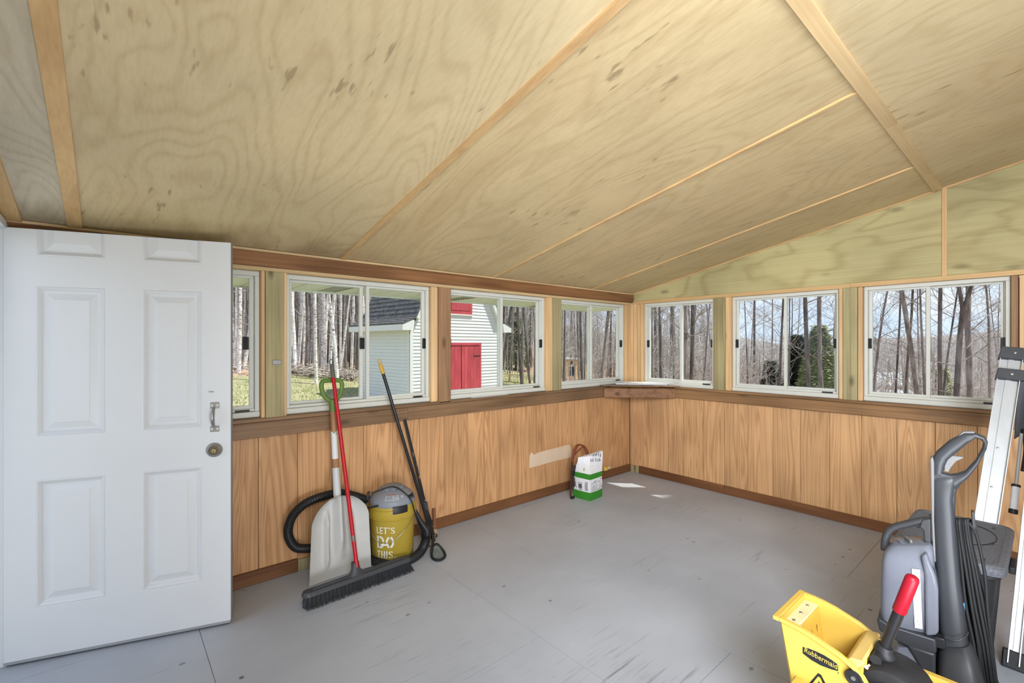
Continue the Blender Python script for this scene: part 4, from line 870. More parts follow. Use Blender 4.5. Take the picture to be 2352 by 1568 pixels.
# moving press plate with a curved top
mv = [(.422, .30), (.406, .40), (.396, .465), (.385, .498), (.372, .511), (.345, .515), (.341, .507), (.354, .488), (.370, .455), (.382, .40), (.398, .30)]
MB().hexa([(XN + .010, y, z) for y, z in mv], [(XF - .010, y, z) for y, z in mv]).build('moving_plate', plain('worn_plate', lin(208, 178, 104), .42, 0, .08, 14), mop, bevel=.002)
for k in range(5):
    x = XN + .03 + k * .036; MB().hexa([(x, y, z) for y, z in ((.369, .455), (.381, .400), (.375, .36), (.350, .42), (.346, .495))], [(x + .006, y, z) for y, z in ((.369, .455), (.381, .400), (.375, .36), (.350, .42), (.346, .495))]).build('plate_rib', M['yel_d'], mop)
MB().lathe([(.006, 0), (.005, .004), (.0025, .007), (.0025, .014), (0, .0145)], (XN + .035, .342, .488), 12, (0, -.6, .8)).build('pin', plain('white_pin', lin(226, 214, 190), .5), mop, smooth=40)
# gear housing, lever, grip
gc = Vector((1.70, .292, .415))
MB().loft([[gc + Vector((x, math.cos(2 * PI * k / 28) * r, math.sin(2 * PI * k / 28) * r * .98)) for k in range(28)] for x, r in ((-.070, .05), (-.065, .074), (-.050, .083), (.050, .083), (.065, .074), (.070, .05))]).build('gear_housing', M['tote'], mop, smooth=40)
MB().loft([[gc + Vector((x, -.01 + math.cos(2 * PI * k / 28) * r, -.022 + math.sin(2 * PI * k / 28) * r)) for k in range(28)] for x, r in ((-.105, .045), (-.10, .062), (-.085, .066), (-.070, .066))]).build('gear_cheek', M['black'], mop, smooth=40)
l0 = on_plane(2030, 1490, (1.70, 0, 0), (1, 0, 0)); l1 = on_plane(2098, 1322, (1.70, 0, 0), (1, 0, 0)); ld = l1 - l0
lb = gc + (l0 - gc) * .55
MB().tube([lb, l0 - ld * .02, l0 + ld * .035, l0 + ld * .05], [.026, .0225, .0205, .019], 18).build('lever_socket', M['tote'], mop, smooth=40)
MB().tube([l0, l0 + ld * .66], .0135, 16).build('lever', plain('black_lever', (.016, .016, .018), .3), mop, smooth=50)
MB().tube([l0 + ld * .52, l0 + ld * .53, l0 + ld * .955, l0 + ld * .985, l0 + ld * 1.0], [.0155, .0166, .0166, .0145, .009], 20).build('red_grip', plain('red_grip', lin(142, 16, 34), .4, 0, .03, 14), mop, smooth=50)
pv = gc + Vector((0, .035, .085)); MB().tube([pv + Vector((-.05, 0, 0)), pv + Vector((-.015, 0, 0))], .014, 12).build('stop_lug', M['tote'], mop, smooth=50)
kn = on_plane(1961.8, 1553.8, (XN - .004, 0, 0), (1, 0, 0))
MB().lathe([(.021, 0), (.0215, .006), (.019, .011), (.015, .011), (.0135, .009), (.006, .0095), (0, .0095)], kn, 28, (-1, 0, 0)).build('pivot_knob', M['black'], mop, smooth=35)
MB().lathe([(.006, 0), (.0055, .002), (0, .0022)], kn + Vector((-.0095, 0, 0)), 14, (-1, 0, 0)).build('knob_screw', M['steel'], mop, smooth=40)
# printed plate and words on the near side
def nearp(px, py, e=.0006): return on_plane(px, py, (XN - e, 0, 0), (1, 0, 0))
lbl = [(1843.5, 1485), (1856, 1488), (1876, 1496), (1893.4, 1504.5), (1911, 1515.5), (1925, 1526), (1925, 1541), (1908, 1536.5), (1884.7, 1527.6), (1862, 1514.5), (1843.5, 1500)]
MB().hexa([nearp(*p, -.0005) for p in lbl], [nearp(*p, .0008) for p in lbl]).build('brand_plate', plain('plate_black', (.014, .015, .018), .5), mop)
cu = bpy.data.curves.new('words', 'FONT'); cu.body = 'Rubbermaid'; cu.size = 1; cu.align_x = 'LEFT'; cu.resolution_u = 3
to = bpy.data.objects.new('words', cu); C.objects.link(to); dgr = bpy.context.evaluated_depsgraph_get(); tm = bpy.data.meshes.new_from_object(to.evaluated_get(dgr))
bpy.data.objects.remove(to); bpy.data.curves.remove(cu)
xs_ = [v.co.x for v in tm.vertices]; wmx = max(xs_); wmn = min(xs_)
a0 = nearp(1847.5, 1496.5, .0012); a1 = nearp(1922.5, 1537.0, .0012); ax_ = (a1 - a0); le = ax_.length; ax_ = ax_ / le; up_ = Vector((0, -ax_.z, ax_.y)); up_ = up_ if up_.z > 0 else -up_
for v in tm.vertices:
    p = a0 + ax_ * ((v.co.x - wmn) / (wmx - wmn) * le) + up_ * (v.co.y * le / (wmx - wmn) * 1.25); v.co = p
tm.materials.append(M['yel']); link('brand_lettering', tm, mop)
tri_ = [(1879, 1545), (1856, 1571), (1852, 1600), (1858, 1608), (1905, 1630), (1912, 1622), (1898, 1572), (1886, 1549)]
ti = [(1879, 1553), (1861, 1575), (1859, 1596), (1862, 1601), (1898, 1619), (1902, 1616), (1892, 1574), (1884, 1556)]
tb = MB()
for k in range(8): tb.add([nearp(*tri_[k]), nearp(*tri_[(k + 1) % 8]), nearp(*ti[(k + 1) % 8]), nearp(*ti[k])], [(0, 1, 2, 3)])
tb2 = MB().add([nearp(*p) for p in ((1880, 1563), (1884, 1568), (1882, 1598), (1876, 1592))], [(0, 1, 2, 3)]).build('warning_sign_mark', M['black'], mop, fix=False)
MB().add([nearp(1925.5 + 1.6 * math.cos(a), 1545 + 1.6 * math.sin(a)) for a in [PI * k / 4 for k in range(8)]], [tuple(range(8))]).build('brand_dot', M['black'], mop, fix=False)
tb.build('warning_triangle', M['black'], mop, fix=False)
# the bucket below
def mr(ins, z, r=.04): return rrect(1.50 + ins, 1.905 - ins, -.25 + ins, .50 - ins, r, z)
tub = MB().loft([mr(.055, .06), mr(.012, .375), mr(-.006, .380), mr(-.006, .392), mr(.012, .392), mr(.014, .384), mr(.058, .07)]); tub.build('bucket_tub', M['yel'], mop, smooth=35)
for x, y in ((1.56, .38), (1.84, .38), (1.56, -.14), (1.84, -.14)):
    cs = MB().lathe([(0, -.013), (.028, -.013), (.030, 0), (.028, .013), (0, .013)], (x, y, .03), 18, (1, .2, 0)).build('caster', M['rubber'], mop, smooth=40)
    MB().bar((x, y, .058), (x, y, .075), .05, .05, (1, 0, 0)).build('caster_plate', M['steel'], mop)

# ------------------------------------------------------------------ outdoors
def gz(x, y):
    s = .9 * y - .35 * x; z = -.62
    z += .122 * max(0, s - 9.5)
    z -= .085 * max(0, x - y - 3.5) if x - y < 40 else .085 * 36.5
    z -= .03 * max(0, x - 16)
    return z + .05 * math.sin(x * .7) * math.cos(y * .5)
def outat(px, d, z=None):
    p = (FW + RT * ((px - CX) / FPX)) * d; return Vector((p.x, p.y, gz(p.x, p.y) if z is None else z))
def ground_mat():
    t = NT('lawn_and_leaves'); c = t.coord((1, 1, 1), False); x = t.n('SeparateXYZ', 0, None, Vector=c); y = t.n('SeparateXYZ', 1, None, Vector=c)
    s = t.math('SUBTRACT', t.math('MULTIPLY', y, .9), t.math('MULTIPLY', x, .35)); e = t.math('SUBTRACT', x, y)
    n1 = t.noise(c, .7, 4, .6); n2 = t.noise(c, 14., 4, .7); n3 = t.noise(c, 3., 3, .6)
    gcol = t.mix(t.ramp(n1, [(.38, (0,)), (.62, (1,))]), lin(110, 120, 66), lin(150, 142, 102)); gcol = t.mix(t.ramp(n2, [(.35, (0,)), (.7, (1,))]), gcol, lin(180, 170, 136))
    gcol = t.mix(t.ramp(n3, [(.5, (0,)), (.7, (.6,))]), gcol, lin(94, 110, 54))
    lcol = t.mix(t.ramp(n2, [(.3, (0,)), (.7, (1,))]), lin(118, 88, 68), lin(206, 180, 152))
    d = t.math('MAXIMUM', t.math('SUBTRACT', s, 16.2), t.math('MAXIMUM', t.math('SUBTRACT', e, 5.), t.math('SUBTRACT', x, 19.)))
    f = t.math('ADD', d, t.math('MULTIPLY', t.math('SUBTRACT', n1, .5), 5.)); f = t.ramp(f, [(.0, (0,)), (.9, (1,))])
    return t.done(t.mix(f, gcol, lcol), .9)
gv = []; gf = []; NX, NY = 90, 90
xs_ = [-30 + 130 * (i / NX) for i in range(NX + 1)]; ys_ = [-60 + 140 * (j / NY) for j in range(NY + 1)]
for j in range(NY + 1):
    for i in range(NX + 1): gv.append((xs_[i], ys_[j], gz(xs_[i], ys_[j])))
for j in range(NY):
    for i in range(NX):
        a = j * (NX + 1) + i; gf.append((a, a + 1, a + NX + 2, a + NX + 1))
M['ground'] = ground_mat()
st(MB().add(gv, gf).build('ground', M['ground'], smooth=180), 'sloping lawn with dry patches running up to the leaf-strewn wood', 'ground')
rnd = random.Random(11)
gm = MB()
for i in range(26000):
    d = rnd.uniform(5, 26); px = rnd.uniform(480, 1300); p = outat(px, d); s = .9 * p.y - .35 * p.x
    if s > 15.5 or p.x > 19: continue
    h = rnd.uniform(.03, .085); a = rnd.uniform(0, PI); v = Vector((math.cos(a), math.sin(a), 0)) * rnd.uniform(.006, .014); l = Vector((rnd.uniform(-.03, .03), rnd.uniform(-.03, .03), h))
    gm.add([p - v, p + v, p + l], [(0, 1, 2)])
def tuft():
    t = NT('grass_blades'); n = t.noise(t.coord((1, 1, 1), False), 2., 3); return t.done(t.mix(n, lin(108, 122, 62), lin(178, 170, 132)), .8)
tag(gm.build('grass', tuft(), fix=False), 'short spring grass growing on the lawn by the white barn', 'grass', None, 'stuff')
lm = MB()
for i in range(9000):
    d = rnd.uniform(13, 42); px = rnd.uniform(430, 2400); p = outat(px, d); s = .9 * p.y - .35 * p.x
    if s < 14.5 + rnd.uniform(-1, 2.5) and p.x - p.y < 4 and p.x < 18: continue
    a = rnd.uniform(0, PI); v = Vector((math.cos(a), math.sin(a), rnd.uniform(-.5, .5))) * rnd.uniform(.03, .08); u = Vector((-math.sin(a), math.cos(a), rnd.uniform(-.3, .3))) * rnd.uniform(.02, .06); p = p + UP * .03
    lm.add([p - v, p + u, p + v, p - u], [(0, 1, 2, 3)])
tag(lm.build('fallen_leaves', plain('dead_leaves', lin(176, 142, 112), .8, 0, .3, .8), fix=False), 'dry brown leaves lying along the edge of the wood', 'leaves', None, 'stuff')
def hillmat():
    t = NT('far_wooded_hill'); c = t.coord((1, 1, .3), False); n = t.noise(c, 1.2, 5, .7)
    return t.done(t.mix(t.ramp(n, [(.35, (0,)), (.65, (1,))]), lin(112, 106, 102), lin(158, 150, 146)), 1.)
hm = MB(); N = 60; rings = []
for k in range(N + 1):
    a = math.radians(-62 + 132 * k / N); dr = FW * math.cos(a) + RT * math.sin(a); deg = math.degrees(a)
    top = 1.4 + .5 + .9 * math.sin(k * .55) + .5 * math.sin(k * 1.3) + (9 if deg < -2 else max(0, 9 - (deg + 2) * .5))
    rings.append([dr * 92 + UP * -14, dr * 104 + UP * top * .8, dr * 118 + UP * (top + .6), dr * 140 + UP * -14])
hm.loft(rings, True); st(hm.build('hills', hillmat(), smooth=80), 'low grey-brown wooded hills on the horizon', 'hill')

# ---- white barn with red doors
barn = thing('barn', (6.58, 12.15, gz(6.6, 12.2)), 'small white gambrel-roofed barn with red doors on the lawn', 'barn')
BO = Vector((6.58, 12.15, 0)); BAx = Vector((.9973, .0733, 0)); BBx = Vector((-.0733, .9973, 0)); GZ = -.9
def bw(a, b, z): return BO + BAx * a + BBx * b + UP * z
def bbox(mb, a0, a1, b0, b1, z0, z1):
    q = [(a0, b0), (a1, b0), (a1, b1), (a0, b1)]; return mb.hexa([bw(a, b, z0) for a, b in q], [bw(a, b, z1) for a, b in q])
M['siding'] = plain('barn_white', lin(218, 220, 217), .55, 0, .03, 3)
M['barn_red'] = wood('barn_red', lin(196, 82, 90), lin(168, 58, 68), 2, .1, 6., 8, .3, .4, .12, .65)
gab = [(0, GZ), (3.66, GZ), (3.66, 1.9), (3.44, 2.12), (2.86, 3.36), (1.83, 3.86), (.80, 3.36), (.22, 2.12), (0, 1.9)]
MB().hexa([bw(a, .02, z) for a, z in gab], [bw(a, 3.0, z) for a, z in gab]).build('walls', M['siding'], barn)
def gab_x(z):
    L_ = [(GZ, 0), (1.9, 0), (2.12, .22), (3.36, .80), (3.86, 1.83)]
    for (z0, x0), (z1, x1) in zip(L_, L_[1:]):
        if z <= z1: return x0 + (x1 - x0) * (z - z0) / (z1 - z0)
    return 1.83
z = GZ
while z < 3.7:
    x0, x1 = gab_x(z), gab_x(min(z + .102, 3.85))
    MB().hexa([bw(a, b, z) for a, b in ((x0, -.020), (3.66 - x0, -.020), (3.66 - x0, .02), (x0, .02))], [bw(a, b, z + .103) for a, b in ((x1, -.001), (3.66 - x1, -.001), (3.66 - x1, .02), (x1, .02))]).build('siding_board', M['siding'], barn)
    if z < 1.8: MB().hexa([bw(a, b, z) for a, b in ((-.022, .0), (-.022, 3.0), (0, 3.0), (0, .0))], [bw(a, b, z + .103) for a, b in ((-.001, .0), (-.001, 3.0), (0, 3.0), (0, .0))]).build('siding_board', M['siding'], barn)
    z += .102
bbox(MB(), -.03, .09, -.030, .0, GZ, 1.84).build('corner_board', M['siding'], barn); bbox(MB(), 3.57, 3.69, -.030, .0, GZ, 1.84).build('corner_board', M['siding'], barn)
bbox(MB(), -.030, -.012, -.030, .09, GZ, 1.84).build('corner_board', M['siding'], barn)
def shingmat():
    t = NT('grey_shingles'); c = t.coord((1, 1, 1)); n = t.noise(c, 9., 4, .7); return t.done(t.mix(t.ramp(n, [(.35, (0,)), (.65, (1,))]), lin(64, 64, 65), lin(112, 112, 112)), .85)
M['shingle'] = shingmat()
RP = [(-.34, 2.0), (.10, 2.19), (.74, 3.47), (1.83, 4.0)]
for sgn in (0, 1):
    X_ = (lambda a: a) if sgn == 0 else (lambda a: 3.66 - a)
    for (a0, z0), (a1, z1), n in ((RP[0], RP[1], 3), (RP[1], RP[2], 9), (RP[2], RP[3], 8)):
        l = math.hypot(a1 - a0, z1 - z0); nx, nz = -(z1 - z0) / l, (a1 - a0) / l
        for k in range(n):
            p, q = k / n, (k + 1) / n; A = (a0 + (a1 - a0) * p, z0 + (z1 - z0) * p); B = (a0 + (a1 - a0) * q, z0 + (z1 - z0) * q)
            pr = [(A[0] - nx * .03, A[1] - nz * .03), (A[0] + nx * .022, A[1] + nz * .022), (B[0] + nx * .004, B[1] + nz * .004), (B[0] - nx * .03, B[1] - nz * .03)]
            MB().hexa([bw(X_(a), -.16, zz) for a, zz in pr], [bw(X_(a), 3.16, zz) for a, zz in pr]).build('shingle_row', M['shingle'], barn)
    ev = [(-.34, 1.80), (0.02, 1.80), (.06, 2.10), (-.02, 2.10), (-.34, 1.965)]
    MB().hexa([bw(X_(a), -.15, zz) for a, zz in ev], [bw(X_(a), 3.15, zz) for a, zz in ev]).build('eave_box', M['siding'], barn)
    for (a0, z0), (a1, z1) in zip(RP, RP[1:]):
        l = math.hypot(a1 - a0, z1 - z0); nx, nz = -(z1 - z0) / l, (a1 - a0) / l
        pr = [(a0 - nx * .035, z0 - nz * .035), (a1 - nx * .035, z1 - nz * .035), (a1 - nx * .15, z1 - nz * .15), (a0 - nx * .15, z0 - nz * .15)]
        if a0 > -.2: MB().hexa([bw(X_(a), -.15, zz) for a, zz in pr], [bw(X_(a), -.01, zz) for a, zz in pr]).build('rake_board', M['siding'], barn)
def bdoor(a0, a1, z0, z1, nm):
    o = bbox(MB(), a0, a1, -.05, -.01, z0, z1).build(nm, M['barn_red'], barn); k = max(2, round((a1 - a0) / .125)); wd = (a1 - a0) / k
    for i in range(k): bbox(MB(), a0 + i * wd + .003, a0 + (i + 1) * wd - .003, -.06, -.05, z0, z1).build('plank', M['barn_red'], o)
    return o
for a0, a1 in ((1.0, 1.09), (2.60, 2.69)): bbox(MB(), a0, a1, -.06, -.01, GZ, 1.44).build('door_frame', M['barn_red'], barn)
bbox(MB(), 1.0, 2.69, -.062, -.01, 1.355, 1.44).build('door_frame', M['barn_red'], barn)
d1 = bdoor(1.095, 1.838, GZ + .2, 1.33, 'barn_door'); d2 = bdoor(1.866, 2.597, GZ + .2, 1.33, 'barn_door')
bbox(MB(), 1.09, 2.6, -.03, -.012, GZ, 1.355).build('door_gap', M['gap'], barn)
for zz in (1.0, -.2): bbox(MB(), 2.36, 2.64, -.068, -.058, zz, zz + .03).build('hinge', M['gap'], d2)
bbox(MB(), 1.80, 1.90, -.072, -.056, -.32, -.26).build('hasp', M['gap'], d2); bbox(MB(), 1.70, 1.715, -.066, -.058, -.6, -.1).build('door_bar', M['gap'], d1)
lf = bbox(MB(), 1.36, 2.31, -.05, -.01, 2.35, 3.2).build('loft_door', M['barn_red'], barn)
bbox(MB(), 1.47, 2.20, -.062, -.05, 2.47, 3.1).build('plank', M['barn_red'], lf)
bbox(MB(), 2.02, 2.18, -.07, -.06, 2.72, 2.75).build('hinge', M['gap'], lf); bbox(MB(), 1.33, 2.34, -.055, -.0, 2.31, 2.35).build('loft_sill', M['siding'], barn)

# ---- small wooden playhouse and the far houses
ph = outat(1312, 30); ph.z -= .15
phx = Vector((.97, -.24, 0)); phy = Vector((.24, .97, 0))
play = thing('playhouse', ph, 'tiny tan plywood hut with a white roof edge at the wood edge', 'hut')
M['tan'] = plain('tan_plywood', lin(240, 204, 156), .7, 0, .08, 6)
def pb(mb, a0, a1, b0, b1, z0, z1):
    q = [(a0, b0), (a1, b0), (a1, b1), (a0, b1)]; f = lambda a, b, z: ph + phx * a + phy * b + UP * z
    return mb.hexa([f(a, b, z0) for a, b in q], [f(a, b, z1) for a, b in q])
pb(MB(), -.56, .56, 0, 1.0, 0, 1.28).build('walls', M['tan'], play); pb(MB(), -.62, .62, -.1, 1.1, 1.28, 1.36).build('roof', M['white_door'], play)
for a in (-.56, .50): pb(MB(), a, a + .06, -.02, 0, 0, 1.28).build('corner_trim', M['vinyl'], play)
wf = pb(MB(), -.22, .24, -.03, 0, .18, .86).build('window_frame', M['white_door'], play)
for a in (-.18, .04): pb(MB(), a, a + .16, -.036, -.028, .22, .82).build('window_pane', plain('dark_pane', (.03, .035, .04), .2), wf)
MB().lathe([(.11, 0), (.11, .02), (0, .02)], ph + UP * 1.08 - phy * .001, 16, -phy).build('round_vent', M['gap'], play)
M['far_wall'] = plain('far_house_wall', lin(150, 140, 130), .8, 0, .1, .6); M['far_roof'] = plain('far_house_roof', lin(214, 224, 234), .6, 0, .05, .6); M['far_brown'] = plain('far_house_brown', lin(122, 98, 84), .8, 0, .1, .6)
def house(px, d, zr, ln, dep, label, wall, roof):
    c = outat(px, d, 0); zb = gz(c.x, c.y) - 1.5; t = thing('house', (c.x, c.y, zb), label, 'house'); a = RT; b = FW
    f = lambda u, v, z: c + a * u + b * v + UP * z
    q = [(-ln, 0), (ln, 0), (ln, dep), (-ln, dep)]
    MB().hexa([f(u, v, zb) for u, v in q], [f(u, v, zr - .9) for u, v in q]).build('walls', wall, t)
    e = ln * 1.06
    MB().hexa([f(u, v, z) for u, v, z in ((-e, -.5, zr - .95), (e, -.5, zr - .95), (e, dep / 2, zr), (-e, dep / 2, zr))], [f(u, v, z + .12) for u, v, z in ((-e, -.5, zr - .95), (e, -.5, zr - .95), (e, dep / 2, zr), (-e, dep / 2, zr))]).build('roof', roof, t)
    MB().hexa([f(u, v, z) for u, v, z in ((-e, dep + .5, zr - .95), (e, dep + .5, zr - .95), (e, dep / 2, zr), (-e, dep / 2, zr))], [f(u, v, z + .12) for u, v, z in ((-e, dep + .5, zr - .95), (e, dep + .5, zr - .95), (e, dep / 2, zr), (-e, dep / 2, zr))]).build('roof', roof, t)
    for u in (-ln * .55, 0, ln * .5):
        o = MB().hexa([f(u + p, -.03, z) for p, z in ((0, zr - 2.2), (.8, zr - 2.2), (.8, zr - 1.25), (0, zr - 1.25))], [f(u + p, .02, z) for p, z in ((0, zr - 2.2), (.8, zr - 2.2), (.8, zr - 1.25), (0, zr - 1.25))]).build('house_window', M['gap'], t)
house(2054, 40, -1.25, 1.9, 3.4, 'distant low building with a pale sunlit roof below the trees', M['far_brown'], M['far_roof'])
house(2090, 34, -2.2, 1.7, 3.0, 'lower pale-roofed shed in front of the distant low building', M['far_wall'], M['far_roof'])
house(1502, 46, -1.05, 1.9, 4.0, 'distant house with pale roof behind the twigs by the corner', M['far_wall'], M['far_roof'])
house(1594, 52, -.6, 2.0, 4.0, 'far brown house half hidden behind leaning trunks', M['far_brown'], M['far_roof'])

# ---- trees
def birchmat():
    t = NT('birch_bark'); n = t.noise(t.coord((7, 7, 26)), 1., 4, .65); m = t.noise(t.coord((1, 1, 1)), 3., 3)
    c = t.mix(t.ramp(n, [(.54, (0,)), (.62, (1,))]), lin(244, 238, 234), lin(110, 98, 92)); return t.done(t.mix(t.ramp(m, [(.45, (0,)), (.75, (.6,))]), c, lin(160, 132, 118)), .8)
def barkmat(nm, a, b):
    t = NT(nm); n = t.noise(t.coord((9, 9, 2)), 1., 4, .65); return t.done(t.mix(t.ramp(n, [(.35, (0,)), (.65, (1,))]), a, b), .9)
M['birch'] = birchmat(); M['bark'] = barkmat('grey_bark', lin(104, 95, 90), lin(164, 154, 147)); M['bark_d'] = barkmat('dark_bark', lin(76, 69, 66), lin(128, 118, 112)); M['twig'] = barkmat('pale_twigs', lin(150, 143, 136), lin(210, 203, 195)); M['twig2'] = barkmat('grey_twigs', lin(108, 100, 95), lin(176, 166, 158))
def branchtree(seed, h, r, lean=0., fork=0, low=.28, dens=1., up=.75):
    """trunk and branches of one bare tree, base at the origin, leaning along +x"""
    R = random.Random(seed); tk = MB(); br = MB(); L_ = []
    def limb(p, d, l, r0, n, wob, mb, sides, end=.25):
        pts = [p.copy()]; q = p.copy(); dd = d.copy()
        for k in range(n):
            dd = (dd + Vector((R.uniform(-wob, wob), R.uniform(-wob, wob), R.uniform(-wob, wob) * .6))).normalized(); q = q + dd * l / n; pts.append(q.copy())
        mb.tube(pts, [r0 * (1 - (1 - end) * k / n) for k in range(n + 1)], sides, caps=False); return pts
    base = Vector((0, 0, -.3)); dv = Vector((lean, R.uniform(-.03, .03), 1)).normalized()
    stems = []
    if fork:
        a = limb(base, dv, h * fork + .3, r, 5, .035, tk, 8, .8); stems.append(a)
        for s in (-1, 1):
            d2 = (dv + Vector((s * R.uniform(.16, .30), R.uniform(-.2, .2), 0))).normalized(); b = limb(a[-1] - dv * .05, d2, h * (1 - fork), r * .66, 7, .06, tk, 7, .2); stems.append(b)
    else: stems.append(limb(base, dv, h + .3, r, 11, .03, tk, 8, .18))
    nb = int(22 * dens)
    for i in range(nb):
        stm = R.choice(stems[1:] * 2 + stems) if fork else stems[0]
        t = R.uniform(low if stm is stems[0] else .1, .98); k = t * (len(stm) - 1); k0 = min(int(k), len(stm) - 2); p = stm[k0].lerp(stm[k0 + 1], k - k0)
        a = R.uniform(0, 2 * PI); d = Vector((math.cos(a), math.sin(a), R.uniform(.25, up + .25))).normalized(); l = h * R.uniform(.12, .30) * (1.15 - .6 * (p.z / h))
        b1 = limb(p, d, l, r * R.uniform(.16, .30), 5, .14, br, 4, .3)
        for j in range(int(5 * dens) + 1):
            m = R.randint(1, 4); a = R.uniform(0, 2 * PI); d2 = (d * .7 + Vector((math.cos(a), math.sin(a), R.uniform(0, .8))) * .75).normalized()
            b2 = limb(b1[m], d2, l * R.uniform(.35, .65), r * .085, 4, .16, br, 3, .4)
            for q in range(4):
                m2 = R.randint(1, 3); a = R.uniform(0, 2 * PI); d3 = (d2 * .7 + Vector((math.cos(a), math.sin(a), R.uniform(-.1, .6))) * .7).normalized()
                limb(b2[m2], d3, l * R.uniform(.15, .35), r * .04, 2, .15, br, 3, .5)
    return tk, br
def tree(name, px, d, wpx, lean_px, label, cat='tree', bark='bark', fork=0, h=None, seed=0, group=None, low=.28, dens=1., twig='twig2'):
    """px: where the stem meets eye level; d: distance ahead (m); lean_px: sideways run over the window height"""
    b = outat(px, d); zt = 1.4 - b.z; r = wpx * d / FPX / 2; k = (lean_px / 230.)
    dirx = RT; b = b - dirx * (k * zt); h = h or max(7.5, zt + d * .42); tk, br = branchtree(seed, h, r * 1.12, k, fork, low, dens)
    t = thing(name, b, label, cat, group); rot = lambda v: (dirx * v[0] + FW * v[1] + UP * v[2]) + b
    for mb, nm, m in ((tk, 'trunk', M[bark]), (br, 'branches', M[twig] if nmx != 'birch' else M['twig'])) if False else ((tk, 'trunk', M[bark]), (br, 'branches', M[twig])):
        mb.v = [tuple(rot(v)) for v in mb.v]; mb.build(nm, m, t, smooth=180, fix=False)
    return t
